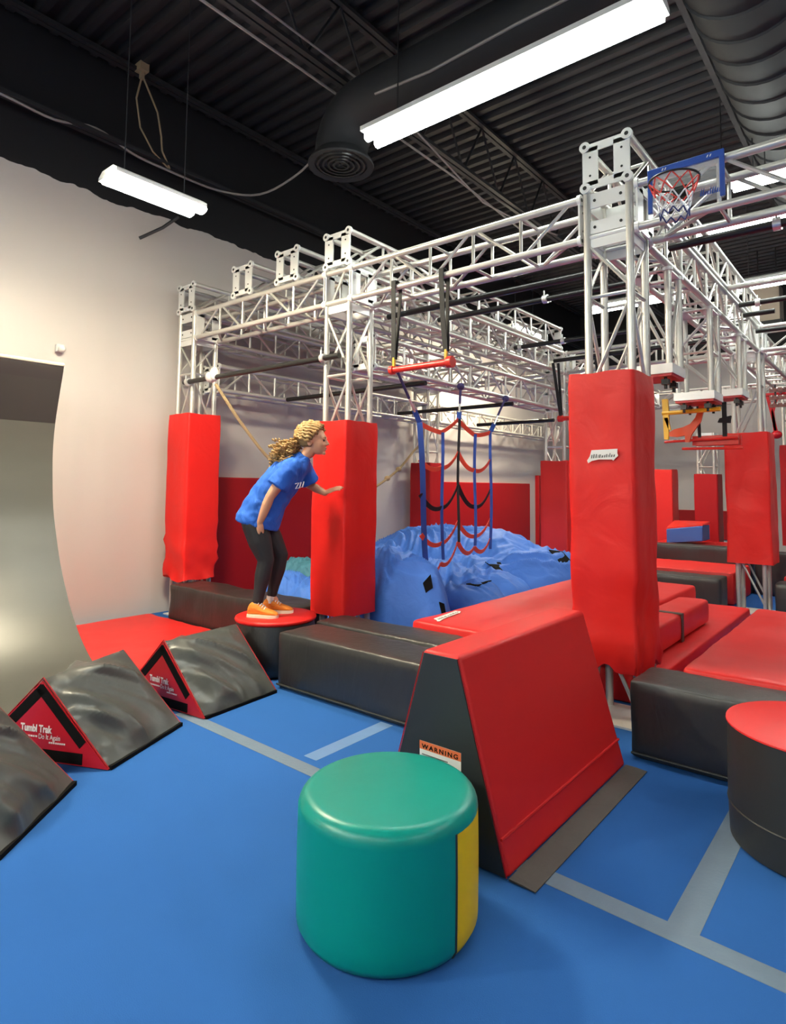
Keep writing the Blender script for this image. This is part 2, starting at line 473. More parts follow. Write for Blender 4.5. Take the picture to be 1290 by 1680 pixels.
single('cable', MB().tube([tuple(q) for q in catmull([(-6.4, -.4, 4.98), (-6.4, 1.2, 5.0), (-6.4, 1.93, 5.02), (-6.4, 2.4, 5.0), (-6.4, 2.8, 5.10), (-6.4, 3.2, 5.0), (-6.39, 3.6, 4.98), (-6.38, 4.24, 4.995), (-5.9, 4.5, 4.9), (-5.3, 4.55, 4.97), (-4.8, 4.45, 5.05), (-4.34, 4.25, 5.0)], 5)], .013, 6),
       CABLE, 'grey cable along the top of the left wall, swagging to the round vent', 'cable', (-6.4, 2, 5))
t = Thing('drop_cord', 'tan looped cord hanging from a small clip on the dark ceiling above the left lamp', 'cord', (-6.35, 3.24, 5.98))
t.part('clip', MB().box((-6.40, 3.18, 5.92), (-6.28, 3.28, 6.005)).box((-6.36, 3.21, 5.84), (-6.32, 3.25, 5.92)), CORD, smooth=False)
t.part('loop', MB().tube([(-6.34, 3.23, 5.86), (-6.34, 3.18, 5.6), (-6.35, 3.24, 5.3), (-6.36, 3.4, 5.1), (-6.38, 3.6, 5.0)], .010, 6)
       .tube([(-6.34, 3.25, 5.86), (-6.33, 3.42, 5.55), (-6.34, 3.48, 5.3), (-6.35, 3.5, 5.15), (-6.38, 3.62, 5.0)], .010, 6), CORD)
single('conduit_pipe', MB().tube([(-4.12, -2, 5.17), (-4.12, 3.5, 5.18), (-4.12, 6, 5.17), (-4.12, 8.2, 5.05)], .013, 6), CABLE,
       'pale conduit running along the open web joist to the left of the round vent', 'conduit', (-4.12, 0, 5.17))
single('conduit_pipe', MB().tube([(-3.9, -2, 5.27), (-3.9, 4.4, 5.27), (-3.88, 5.0, 5.15), (-3.9, 5.8, 5.0), (-3.9, 6.3, 4.9), (-3.9, 7.4, 5.0), (-3.9, 8.4, 5.185)], .010, 6), CABLE,
       'thin loose wire hanging from the roof joist behind the long tube light', 'conduit', (-3.9, 0, 5.17))
t = Thing('emergency_light', 'small white fixture high on the pale wall above the warped ramp', 'wall light', (XL, 2.62, 2.77))
t.part('body', MB().box((XL, 2.59, 2.75), (XL + .05, 2.67, 2.83)), SMOKE_M, bevel=.01)
t.part('lamp', MB().ball((XL + .08, 2.63, 2.78), .035), SMOKE_M)
single('wall_bracket', MB().tube([(-6.62, 3.42, 4.19), (-6.45, 3.60, 4.33), (-6.30, 3.70, 4.45)], .018, 6), JOIST, 'short dark rod sticking out of the wall just below the left lamp', 'bracket', (XL, 3.42, 4.19))
t = Thing('duct_box', 'beige square duct box on the ceiling at far right', 'duct', (-1.9, 13.2, 4.5))
t.part('body', MB().box((-2.12, 13.0, 4.52), (-1.68, 13.5, 5.25)), HVACM, smooth=False)
for xx in (-2.05, -1.75): t.part('hanger', MB().tube([(xx, 13.25, 5.24), (xx, 13.25, ZC + .005)], .012, 6), JOIST)
t.part('flange', MB().box((-2.16, 12.97, 4.50), (-1.64, 13.53, 4.56)), JOIST, smooth=False)

# ------------------------------------------------------------------ trusses
S = .278           # chord spacing
CR = .0255         # chord radius
BR = .0125         # lacing radius

def truss_geo(p0, p1, up, bay=.42, caps=(True, True), diag_side=True):
    p0 = V(p0); p1 = V(p1); d = (p1 - p0); L = d.length; d.normalize()
    u = V(up); u = (u - d * u.dot(d)).normalized(); s = d.cross(u)
    h = S / 2
    cs = [p0 + u * a * h + s * c * h for a, c in ((1, 1), (1, -1), (-1, -1), (-1, 1))]
    n = max(1, round(L / bay)); br = MB()
    e = .045
    ks = [e + (L - 2 * e) * i / n for i in range(n + 1)]
    for fi in range(4):
        a = cs[fi]; c = cs[(fi + 1) % 4]
        for i, k in enumerate(ks):
            if 0 < i < n: br.tube([a + d * k, c + d * k], BR, 6, cap=False)
        for i in range(n):
            if not diag_side and (fi == 0 or (fi == 2 and i % 2)): continue
            k0, k1 = ks[i] + .03, ks[i + 1] - .03
            if (i + (fi >= 2)) % 2: br.tube([a + d * k0, c + d * k1], BR, 6, cap=False)
            else: br.tube([c + d * k0, a + d * k1], BR, 6, cap=False)
    plates = []
    for ci, (pp, sg) in enumerate(((p0, 1), (p1, -1))):
        if not caps[ci]: plates.append(None); continue
        pl = MB()
        c0 = pp + d * sg * .006
        for q in (-1, 1):     # two upright flats and two end bars
            pl.obox(c0 + s * q * (h - .035), d * .006, s * .052, u * (h - .01))
        for q in (-1, 1):
            pl.obox(c0 + u * q * (h - .012), d * .006, s * (h - .01), u * .026)
        for a in (-1, 1):
            for c in (-1, 1):
                cc = pp + u * a * h + s * c * h
                pl.tube([cc - d * sg * .008, cc + d * sg * .016], .036, 14)
        plates.append((pl, cs, d * sg, pp))
    return cs, d, L, br, plates, u, s, h

def truss(name, label, p0, p1, up=(0, 0, 1), cat='truss', group='aluminium box trusses', caps=(True, True), bay=.42):
    cs, d, L, br, plates, u, s, h = truss_geo(p0, p1, up, bay, caps, abs((V(p1) - V(p0)).normalized().z) > .5)
    t = Thing(name, label, cat, p0, group)
    for c in cs:
        t.part('chord', MB().tube([c, c + d * L], CR, 12), ALU)
    t.part('lacing', br, ALU)
    for pl in plates:
        if pl:
            p = t.part('end_plate', pl[0], ALUF, smooth=30)
            bo = MB()
            for a in (-1, 1):
                for c in (-1, 1):
                    cc = pl[3] + u * a * h + s * c * h
                    bo.tube([cc - pl[2] * .0095, cc], .014, 8)
                    cc = pl[3] + u * a * h * .45 + s * c * (h - .035)
                    bo.tube([cc - pl[2] * .002, cc], .008, 8)
            t.part('bolt', bo, BOLT, parent=p)
    return t

def column(label, cx, cy, z0, z1, block=None, foot=True):
    cs, d, L, br, plates, u, s, h = truss_geo((cx, cy, z0 + (.012 if foot else 0)), (cx, cy, z1), (0, 1, 0), .64, (False, False))
    t = Thing('truss_column', label, 'truss column', (cx, cy, z0), 'aluminium truss columns')
    for c in cs: t.part('leg', MB().tube([c, c + d * L], CR, 12), ALU)
    if block:
        br.v = [v if v[2] < block[0] - .02 else (v[0], v[1], min(v[2], block[0] - .02)) for v in br.v]
    t.part('lacing', br, ALU)
    if foot:
        t.part('base_plate', MB().box((cx - h - .06, cy - h - .06, z0), (cx + h + .06, cy + h + .06, z0 + .012)), ALUF, smooth=False)
    if block:
        za, zb = block
        pl = MB()
        bolts = MB()
        for sx, sy in ((0, -1), (0, 1), (-1, 0), (1, 0)):
            nrm = V((sx, sy, 0)); tt = V((-sy, sx, 0)); c0 = V((cx, cy, 0)) + nrm * h
            for zz, hh in ((zb - .055, .05), (za + .085, .042), (za - .02, .032)):
                pl.obox(c0 + V((0, 0, zz)), nrm * .006, tt * (h - .02), V((0, 0, hh)))
                for q in (-1, 1):
                    if hh > .04: bolts.tube([c0 + tt * q * h * .62 + V((0, 0, zz)) , c0 + tt * q * h * .62 + V((0, 0, zz)) + nrm * .010], .010, 8)
            pl.tube([c0 - tt * h + V((0, 0, za + .022)), c0 + tt * h + V((0, 0, za + .022))], .016, 8)
        p = t.part('corner_plate', pl, ALUF, smooth=30)
        t.part('bolt', bolts, BOLT, parent=p)
    else:
        pl = MB(); zz = z1 - .035
        for sx, sy in ((0, -1), (0, 1), (-1, 0), (1, 0)):
            nrm = V((sx, sy, 0)); tt = V((-sy, sx, 0))
            pl.obox(V((cx, cy, zz)) + nrm * h, nrm * .006, tt * (h - .02), V((0, 0, .034)))
        t.part('corner_plate', pl, ALUF, smooth=False)
    return t

LX, MX, NX = -6.287, -3.882, -1.437
YC = 3.99            # front row column centre
YR = 8.36            # second row
ZB = 3.207           # beam centre height (3.07 - 3.35)
ZU = 3.54            # upper beams
ZL = 2.665           # lower beams
column('truss column at the far left of the front row, against the pale wall', LX, YC, 0, 3.37, (3.05, 3.37))
column('truss column in the middle of the front row, rising from the red pad the girl leans on', MX, YC, 0, 3.04)
column('nearest truss column, rising from the tall red pad with the white sticker', NX, YC, 0, 3.37, (3.05, 3.37))
column('second row truss column beside the left wall, behind the hanging strap net', LX, YR, 0, 3.37, (3.05, 3.37))
column('second row truss column rising from the red pad right of the blue crash bag', MX, YR, 0, 3.37, (3.05, 3.37))
column('second row truss column with its lower legs showing below a raised red pad', NX, YR, 0, 3.37, (3.05, 3.37))
column('far small truss column rising from the narrow red pad by the blue foam block', -2.92, 12.8, 0, 2.5)
column('far truss column at the right edge of the frame above a dark red pad', -1.50, 12.8, 0, 3.37, (3.05, 3.37))

h = S / 2
truss('truss_beam', 'front truss beam between the wall column and the middle column', (LX + h + .045, YC, ZB), (MX - h - .03, YC, ZB))
truss('truss_beam', 'short truss box on top of the middle front column', (MX - h - .015, YC, ZB), (MX + h + .015, YC, ZB), bay=.3)
truss('truss_beam', 'front truss beam from the middle column to the nearest column, carrying the red swing bar', (MX + h + .03, YC, ZB), (NX - h - .045, YC, ZB))
truss('truss_beam', 'front truss beam to the right of the nearest column, carrying the basketball hoop', (NX + h + .045, YC, ZB), (1.4, YC, ZB))
y0, y1 = YC + h + .045, YR - h - .045
truss('truss_beam', 'low truss beam along the left wall behind the hanging rope', (LX, y0, ZL), (LX, y1, ZL))
truss('truss_beam', 'low truss beam along the far part of the left wall', (LX, YR + h + .045, ZL), (LX, 13.2, ZL))
truss('truss_beam', 'lower of the two truss beams running back from the middle column, with the strap net below', (MX, y0, ZL), (MX, y1, ZL))
truss('truss_beam', 'upper of the two truss beams running back from the middle column, at front beam height', (MX, y0, ZB), (MX, y1, ZB))
truss('truss_beam', 'truss beam running back along the left wall at front beam height', (LX, y0, ZB), (LX, y1, ZB))
truss('truss_beam', 'truss beam running back from the nearest column with three stub trusses hanging under it', (NX, y0, ZB), (NX, y1, ZB))
truss('truss_beam', 'top truss laid across the front beam at the wall column, nearest the pale wall', (LX, 3.82, ZU), (LX, 8.2, ZU))
truss('truss_beam', 'top truss laid across the front beam, second end frame from the pale wall', (-5.26, 3.82, ZU), (-5.26, 8.2, ZU))
truss('truss_beam', 'top truss laid across the front beam, third end frame from the pale wall', (-4.56, 3.82, ZU), (-4.56, 8.2, ZU))
truss('truss_beam', 'top truss laid across the front beam right above the middle column', (MX, 3.82, ZU), (MX, 8.12, ZU))
truss('truss_beam', 'top truss whose bright end frame stands above the nearest column', (NX, 3.82, ZU), (NX, 8.3, ZU))
truss('truss_beam', 'second row truss beam between the wall column and the column by the crash bag', (LX + h + .045, YR, ZB), (MX - h - .045, YR, ZB))
truss('truss_beam', 'second row truss beam between the crash bag column and the raised pad column', (MX + h + .045, YR, ZB), (NX - h - .045, YR, ZB))
truss('truss_beam', 'second row truss beam leaving the frame on the right behind the dark pipes', (NX + h + .045, YR, ZB), (1.4, YR, ZB))
truss('truss_beam', 'far truss beam crossing the back of the hall high up', (-5.6, 12.8, 3.207), (-1.7, 12.8, 3.207))
truss('truss_beam', 'far truss beam running back from the second row column at the right', (NX, YR + h + .045, ZB), (NX, 12.6, ZB))
truss('truss_beam', 'far truss beam running back from the second row column by the crash bag', (MX, YR + h + .045, ZB), (MX, 12.6, ZB))

def stub(cy, zb, label):
    t0 = truss('hanging_truss', label, (NX, cy, zb + .04), (NX, cy, ZB - h - .03), up=(0, 1, 0), cat='hanging truss', group='stub trusses hanging under the beam', caps=(False, True), bay=.5)
    t0.part('bottom_plate', MB().box((NX - h - .03, cy - h - .03, zb + .005), (NX + h + .03, cy + h + .03, zb + .075)), ALUF, smooth=False)
    t0.part('red_underside', MB().box((NX - h - .02, cy - h - .02, zb - .015), (NX + h + .02, cy + h + .02, zb + .005)), CRIMSON, smooth=False)
    hk = MB()
    for sx in (-1, 1):
        for sy in (-1, 1):
            hk.tube([(NX + sx * .1, cy + sy * .1, zb - .013), (NX + sx * .1, cy + sy * .1, zb - .10)], .012, 6)
            hk.box((NX + sx * .1 - .025, cy + sy * .1 - .025, zb - .07), (NX + sx * .1 + .025, cy + sy * .1 + .025, zb - .03))
    t0.part('hook', hk, BLACKM)
stub(4.78, 2.26, 'nearest hanging stub truss with a red underside, half hidden by the tall red pad')
stub(6.02, 2.22, 'middle hanging stub truss with a broad white bottom plate and red underside')
stub(7.25, 2.40, 'farthest hanging stub truss with a red underside, beside the raised pad column')

# ------------------------------------------------------------------ black pipes with clamps
def pipe(label, x0, x1, y, z, clamps=(), r=.026, m=None, dz=0.0):
    t = Thing('clamped_pipe', label, 'pipe', (x0, y, z), 'pipes clamped across the trusses')
    t.part('pipe', MB().tube([(x0, y, z), (x1, y, z + dz)], r, 10), m or BLACKM)
    for cx in clamps:
        zz = z + dz * (cx - x0) / (x1 - x0)
        t.part('clamp', MB().tube([(cx - .022, y, zz), (cx + .022, y, zz)], r + .014, 12).obox((cx, y + .05, zz + .012), (.018, 0, 0), (0, .03, 0), (0, 0, .022))
               .tube([(cx, y - .03, zz + .02), (cx, y - .03, zz + .07)], .007, 6), CHROME)
    return t
t = pipe('black pipe clamped low across the front from the wall column to the middle column', -6.22, -3.80, 3.79, 2.565, (-6.14, -4.0))
t.part('rope_wrap', MB().ball((-5.70, 3.79, 2.575), .075, .06, .062).ball((-5.64, 3.785, 2.60), .045, .05, .075), WHITE)
pipe('black pipe slung under the back of the front beam between the middle and nearest columns', -3.70, -1.62, 4.32, 3.005)
pipe('black pipe at hoop height clamped under the beam right of the nearest column', -1.16, .9, 4.2, 3.02, (-.54,))
pipe('black pipe crossing behind the two hanging black straps, clamped to the back beam', -3.70, -1.62, 5.12, 3.15, (-3.60, -2.5))
pipe('black pipe crossing halfway back towards the nearest column, clamped by a bright lamp', -3.70, -1.62, 6.72, 3.15, (-3.62, -3.06))
pipe('black pipe crossing farthest back, just left of the tall red pad', -3.70, -1.62, 7.82, 3.17)
pipe('short black pipe at low level behind the middle column', -5.9, -3.77, 5.0, 2.487)
pipe('long black pipe at low level just above the strap net', -5.66, -3.80, 6.85, 2.48)
t = pipe('black pipe at low level right of the strap net', -4.95, -3.72, 7.85, 2.36)
t.part('hanger', MB().tube([(-3.743, 7.85, 2.37), (-3.743, 7.85, 2.512)], .012, 6), CHROME)
pipe('pale pipe crossing right of the hoop beam', -1.27, 1.0, 6.55, 3.38, (), .026, ALU)
pipe('dark pipe crossing right of the hoop, second one down', -1.27, 1.0, 7.05, 3.33, (-1.1,))
pipe('short dark pipe stub beside the farthest hanging stub truss', -1.27, -.98, 7.25, 3.27)
pipe('dark pipe crossing at far right above the raised red pad', -1.27, 1.0, 7.95, 3.24)

# ------------------------------------------------------------------ column pads (hollow wraps)
def wrap_pad(name, label, cx, cy, half, z0, z1, m, seed, th=.045, bottom_wave=0.0, group='red column pads', bulge=.006, flare=0.0):
    rings_o = []; nz_ = 26; ns = 10
    def sq(hh, rad, k):
        pts = []
        for c, (sx, sy) in enumerate(((1, -1), (1, 1), (-1, 1), (-1, -1))):
            for q in range(4):
                a = -PI / 2 + c * PI / 2 + q * PI / 6
                pts.append((sx * (hh - rad) + rad * math.cos(a), sy * (hh - rad) + rad * math.sin(a)))
            nx_ = ((1, 1), (-1, 1), (-1, -1), (1, -1))[c]
            a = -PI / 2 + c * PI / 2 + PI / 2
            e0 = (sx * (hh - rad) + rad * math.cos(a), sy * (hh - rad) + rad * math.sin(a))
            e1 = (nx_[0] * (hh - rad) + rad * math.cos(a), nx_[1] * (hh - rad) + rad * math.sin(a))
            for q in range(1, ns):
                f = q / ns
                pts.append((e0[0] + (e1[0] - e0[0]) * f, e0[1] + (e1[1] - e0[1]) * f))
        return pts
    base = sq(half, .022, 0)
    for i in range(nz_ + 1):
        f = i / nz_; z = z0 + (z1 - z0) * f; ring = []
        for (x, y) in base:
            n1 = nz(x * 5 + seed, y * 5 + f * 2, z * 2.2) * bulge + nz(x * 14 + seed, y * 14, z * 5) * bulge * .5
            zz = z
            if bottom_wave: zz = z + max(0, 1 - f * 3.5) * bottom_wave * (nz(x * 6 + seed, y * 6, 3) * 1.2)
            if f > .96: zz += nz(x * 7 + seed, y * 7, 8) * .012
            if bottom_wave: n1 += ((1 - abs(nz(x * 2.5 + y * 2.5 + z * 3.2 + seed, x * 1.2 - z * 2.0, seed))) ** 4 - .45) * .050 * max(0, 1 - f * 2.2)
            k = 1 + (n1 + flare * max(0, .25 - f) ) / half - .018 * max(0, f - .97) * 30
            ring.append((cx + x * k, cy + y * k, zz))
        rings_o.append(ring)
    inner = sq(half - th, .01, 0)
    rings_i = [[(cx + x, cy + y, rings_o[i][j][2]) for j, (x, y) in enumerate(inner)] for i in (nz_, 0)]
    mb = MB().loft(rings_o + rings_i + [rings_o[0]], cap=False)
    return mb
def pad(label, cx, cy, z0, z1, seed, half=.207, m=None, **k):
    mb = wrap_pad('column_pad', label, cx, cy, half, z0, z1, m, seed, **k)
    return mb
HP = .207
def simple_pad(label, cx, cy, z0, z1, seed, m=RED, half=HP, **k):
    return single('column_pad', pad(label, cx, cy, z0, z1, seed, half, **k), m, label, 'column pad', (cx, cy, z0), 'red column pads', smooth=50)
simple_pad('bright red pad round the front column against the pale wall, far left', -6.262, 3.965, .405, 2.215, 1.3, bottom_wave=.05)
simple_pad('bright red pad in front of the girl, the one her hand rests on', -3.882, 3.965, .34, 1.995, 4.1)
t = Thing('column_pad', 'tallest and nearest red pad, with a white sticker and crumpled lower edge', 'column pad', (-1.473, 3.965, .30), 'red column pads')
t.part('cover', pad('', -1.473, 3.965, .33, 2.16, 7.7, .210, bottom_wave=.13, bulge=.010, flare=.0), RED, smooth=50)
def sticker(tt, org, x, y, w, hh):
    """white speed-flash sticker with unreadable grey lettering"""
    F = frame_mat(org, x, y)
    def pt(a, c, d=0): return F @ V((a * w, c * hh, d))
    poly = [pt(.0, .0), pt(.12, .16), pt(.35, .26), pt(.8, .24), pt(.84, .16), pt(.9, .3), pt(1.0, .5), pt(.97, .68), pt(.98, 1.0), pt(.12, .95), pt(.06, .5), pt(-.03, .2)]
    n = F.to_3x3() @ V((0, 0, .003))
    p = tt.part('sticker', MB().prism(poly, n), WHITE, smooth=False)
    rn = random.Random(5); ink = MB()
    a = .1
    while a < .86:
        wdt = rn.uniform(.03, .07); c = .34 + .1 * a; hh2 = rn.uniform(.14, .3)
        ink.prism([pt(a, c, .003), pt(a + wdt * .7, c, .003), pt(a + wdt * .7 + .02, c + hh2, .003), pt(a + .02, c + hh2, .003)], n * .3)
        a += wdt + .015
    tt.part('print', ink, GREYINK, parent=p, smooth=False)
sticker(t, (-1.545, 3.965 - .222, 1.588), (1, 0, 0), (0, 0, 1), .19, .085)
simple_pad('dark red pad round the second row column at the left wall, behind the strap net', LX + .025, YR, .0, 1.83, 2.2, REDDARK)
simple_pad('red pad round the second row column just left of the tall near pad', MX, YR, .0, 1.82, 9.2, REDTOP)
simple_pad('raised red pad hanging clear of the floor on the second row column at right', -1.437, YR, .58, 2.10, 5.2, RED, half=.235, bulge=.012, flare=.02)
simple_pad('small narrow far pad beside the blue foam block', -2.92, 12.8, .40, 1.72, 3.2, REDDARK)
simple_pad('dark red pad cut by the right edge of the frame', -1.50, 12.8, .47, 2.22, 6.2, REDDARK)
simple_pad('sliver of a red pad just right of the tall near pad, far back', -3.75, 12.9, .40, 1.82, 8.8, REDTOP)

# wall pads
def wall_pad(x0, x1, y0, y1, z0, z1, label, m=REDDARK):
    single('wall_pad', MB().box((x0, y0, z0), (x1, y1, z1)), m, label, 'wall pad', (x0, y0, z0), 'red wall pads', bevel=.015)
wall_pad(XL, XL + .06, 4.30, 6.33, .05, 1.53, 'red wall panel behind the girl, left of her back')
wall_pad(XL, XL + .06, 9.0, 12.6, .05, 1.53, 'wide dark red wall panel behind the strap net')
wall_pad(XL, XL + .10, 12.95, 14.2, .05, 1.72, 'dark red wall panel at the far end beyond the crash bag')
wall_pad(-4.6, -2.95, YB - .06, YB, .3, .95, 'low red wall panel on the back wall behind the blue foam block')

# ------------------------------------------------------------------ blocks and mats
def block(name, label, cat, a, c, m, group=None, bevel=.02, seed=0.0, amp=.006, seg=.055, parts=None):
    """upholstered block: subdivided box with slightly slack faces"""
    a = V(a); c = V(c); d = c - a
    n = [max(2, int(d[i] / seg)) for i in range(3)]
    bm = bmesh.new()
    bmesh.ops.create_cube(bm, size=1)
    # build grid faces by hand
    bm.free()
    mb = MB()
    idx = {}
    def vid(i, j, k):
        key = (i, j, k)
        if key not in idx:
            p = V((a.x + d.x * i / n[0], a.y + d.y * j / n[1], a.z + d.z * k / n[2]))
            b_ = bevel
            q = V(p)
            for ax in range(3):
                pass
            # round the edges: pull points on edges inward
            on = [(i in (0, n[0])), (j in (0, n[1])), (k in (0, n[2]))]
            cen = (a + c) / 2
            if sum(on) >= 2:
                for ax in range(3):
                    if on[ax]: q[ax] += (cen[ax] - q[ax]) / abs(cen[ax] - q[ax]) * b_ * (.3 if sum(on) == 2 else .42)
            w = nz(p.x * 4 + seed, p.y * 4, p.z * 4) * amp + nz(p.x * 11 + seed, p.y * 11, p.z * 7) * amp * .5
            if on[1] and not on[0]: w += max(0, 1.03 - math.sqrt(nz(p.x * 3.3 + seed * 3, p.z * .9, seed) ** 2 + .002)) ** 9 * .006
            for ax in range(3):
                if on[ax] and not (ax == 2 and k == 0): q[ax] += w * (1 if (i, j, k)[ax] else -1)
            idx[key] = len(mb.v); mb.v.append(tuple(q))
        return idx[key]
    for i in range(n[0]):
        for j in range(n[1]):
            for k in (0, n[2]): mb.f.append((vid(i, j, k), vid(i + 1, j, k), vid(i + 1, j + 1, k), vid(i, j + 1, k)))
    for i in range(n[0]):
        for k in range(n[2]):
            for j in (0, n[1]): mb.f.append((vid(i, j, k), vid(i + 1, j, k), vid(i + 1, j, k + 1), vid(i, j, k + 1)))
    for j in range(n[1]):
        for k in range(n[2]):
            for i in (0, n[0]): mb.f.append((vid(i, j, k), vid(i, j + 1, k), vid(i, j + 1, k + 1), vid(i, j, k + 1)))
    return mb

def soft(name, label, cat, a, c, m, group=None, **k):
    mb = block(name, label, cat, a, c, m, **k)
    o = single(name, mb, m, label, cat, (a[0], a[1], a[2]), group, smooth=True)
    md = o.modifiers.new('soften', 'BEVEL'); md.width = .012; md.segments = 2; md.limit_method = 'ANGLE'; md.angle_limit = math.radians(50)
    return o
BG = 'black foam blocks'
def trimmed(label, a, c, seed, z=.03):
    t = Thing('foam_block', label, 'foam block', a, BG)
    o = t.part('cover', block('', '', '', a, c, BLACK, seed=seed), BLACK, smooth=True)
    md = o.modifiers.new('soften', 'BEVEL'); md.width = .012; md.segments = 2; md.limit_method = 'ANGLE'; md.angle_limit = math.radians(50)
    t.part('piping', MB().tube([(a[0] + .01, a[1] - .004, z), (c[0] - .01, a[1] - .004, z)], .007, 6), BLACKF)
trimmed('long black block on the blue carpet in front of the pad the girl leans on', (-3.55, 2.965, 0), (-1.80, 3.345, .393), 1)
soft('foam_block', 'flat black block just behind the long front block, left of the red mat', 'foam block', (-3.60, 3.37, 0), (-2.27, 3.70, .40), BLACK, BG, seed=3)
soft('foam_block', 'worn black block against the wall, running behind the girl under the far left pad', 'foam block', (-6.10, 3.62, 0), (-4.12, 4.02, .39), BLACK, BG, seed=6, amp=.012)
trimmed('black block at right in front of the red mats, beside the dark drum', (-1.205, 3.43, 0), (.9, 3.79, .405), 8)
soft('foam_block', 'far black block with a grey top behind the stacked red mats', 'foam block', (-3.62, 7.92, 0), (-1.70, 8.28, .405), BLACK, BG, seed=11)
soft('foam_block', 'black block at the right edge behind the raised red pad', 'foam block', (-1.17, 7.95, 0), (1.0, 8.3, .405), BLACK, BG, seed=12)
soft('foam_block', 'farthest black block, in front of the blue foam piece', 'foam block', (-3.62, 9.735, .0), (-1.70, 10.05, .615), BLACK, BG, seed=13)
soft('foam_block', 'far black block showing right of the raised pad', 'foam block', (-1.66, 9.735, .0), (.6, 10.05, .585), BLACK, BG, seed=14)

RG = 'red mats'
soft('landing_mat', 'bright red floor mat between the curved ramp and the wall column, left', 'mat', (-6.45, 2.30, .0), (-4.55, 3.60, .05), REDTOP, RG, amp=.003)
t = Thing('folding_mat', 'long red mat with a white sticker, running back beside the blue crash bag', 'mat', (-2.93, 3.72, .21), RG)
pm = t.part('cover', block('', '', '', (-2.93, 3.722, .222), (-1.735, 7.0, .44), REDTOP, seed=4, amp=.004), REDTOP, smooth=True)
md = pm.modifiers.new('soften', 'BEVEL'); md.width = .02; md.segments = 3; md.limit_method = 'ANGLE'; md.angle_limit = math.radians(50)
sticker(t, (-2.72, 3.80, .4425), (-.12, 1, 0), (-1, -.12, 0), .42, .085)
t = Thing('folding_mat', 'thick orange red folded mat with a grey strap, right of the tall near pad', 'mat', (-1.70, 4.4, .21), RG)
pm = t.part('cover', block('', '', '', (-1.715, 4.25, .222), (-1.44, 6.25, .43), REDTOP, seed=9, amp=.004), REDTOP, smooth=True)
md = pm.modifiers.new('soften', 'BEVEL'); md.width = .02; md.segments = 3; md.limit_method = 'ANGLE'; md.angle_limit = math.radians(50)
t.part('strap', MB().box((-1.725, 5.32, .428), (-1.434, 5.37, .436)).box((-1.440, 5.32, .215), (-1.432, 5.37, .436)), FLAP, smooth=False)
soft('landing_mat', 'lower dark red mat under the folded mat, its edge along the blue floor', 'mat', (-2.93, 4.25, 0), (-1.30, 7.35, .21), REDFLAT, RG, amp=.003)
soft('landing_mat', 'large red mat at right behind the black block', 'mat', (-1.04, 3.825, 0), (1.2, 6.15, .415), REDTOP, RG, seed=5, amp=.004)
soft('landing_mat', 'far red mat between the two far black blocks', 'mat', (-3.62, 8.62, 0), (-1.70, 9.70, .40), REDTOP, RG, seed=15, amp=.004)
soft('landing_mat', 'far red mat to the right of the raised pad column', 'mat', (-1.17, 8.60, 0), (.8, 9.70, .41), REDTOP, RG, seed=16, amp=.004)
soft('landing_mat', 'farthest red mat in front of the back wall, beneath the blue foam block', 'mat', (-3.6, 10.12, 0), (-1.75, 12.4, .49), REDFLAT, RG, seed=17, amp=.004)
t = Thing('foam_wedge', 'blue foam block with orange red top lying far back beside the narrow pad', 'foam block', (-3.2, 11.4, .49))
t.part('side', MB().prism([(-3.30, 11.4, .49), (-2.71, 11.4, .555), (-2.71, 11.4, .815), (-3.30, 11.4, .735)], (0, .5, 0)), BLUEF, bevel=.015)
t.part('top', MB().prism([(-3.30, 11.42, .737), (-2.71, 11.42, .817), (-2.71, 11.90, .85), (-3.30, 11.90, .85)], (0, 0, .02)), REDM, smooth=False)

# round drums
def drum(label, cx, cy, r, z, side_m, top_m, rr=.05, tilt=(0, 0), bulge=0.01, top_lip=0.0):
    t = Thing('foam_drum', label, 'foam drum', (cx, cy, 0), 'round foam drums')
    n = 56
    def ring(q, zz): return [(cx + q * math.cos(2 * PI * j / n), cy + q * math.sin(2 * PI * j / n), zz + tilt[0] * q * math.cos(2 * PI * j / n) + tilt[1] * q * math.sin(2 * PI * j / n)) for j in range(n)]
    rings = [ring(r * .02, 0), ring(r - rr, 0), ring(r - rr * .3, .012), ring(r, rr * .8)]
    for i in range(1, 8):
        f = i / 8; rings.append(ring(r + bulge * math.sin(PI * f), rr * .8 + (z - 1.6 * rr) * f))
    rings.append(ring(r, z - rr))
    return t, ring, rings
t, ring, rings = drum('big green and yellow round foam drum in the foreground', -1.41, 1.675, .302, .42, GREEN, GREEN, rr=.045, bulge=.002)
n = 56; a0, a1 = int(round((-7 + 360) / 360 * n)), int(round((84 + 360) / 360 * n))
def sector(rings, j0, j1):
    mb = MB(); w = j1 - j0 + 1
    vs = [rg[j % n] for rg in rings for j in range(j0, j1 + 1)]
    fs = [(i * w + j, i * w + j + 1, (i + 1) * w + j + 1, (i + 1) * w + j) for i in range(len(rings) - 1) for j in range(w - 1)]
    return mb.add(vs, fs)
o = t.part('green_side', sector(rings, a1, a0 + n), GREEN, smooth=True); o['label'] = 'green vinyl side'
o = t.part('yellow_panel', sector(rings, a0, a1), YELLOW, smooth=True); o['label'] = 'yellow vinyl side panel'
r, z, rr = .302, .42, .045
top = [ring(r + .0004, z - rr - .003), ring(r + .0002, z - rr)]
for i in range(1, 9):
    a = PI / 2 * i / 8; top.append(ring(r - rr * (1 - math.cos(a)), z - rr + rr * math.sin(a)))
top += [ring(r * .6, z + .004), ring(r * .3, z + .006), ring(r * .001, z + .006)]
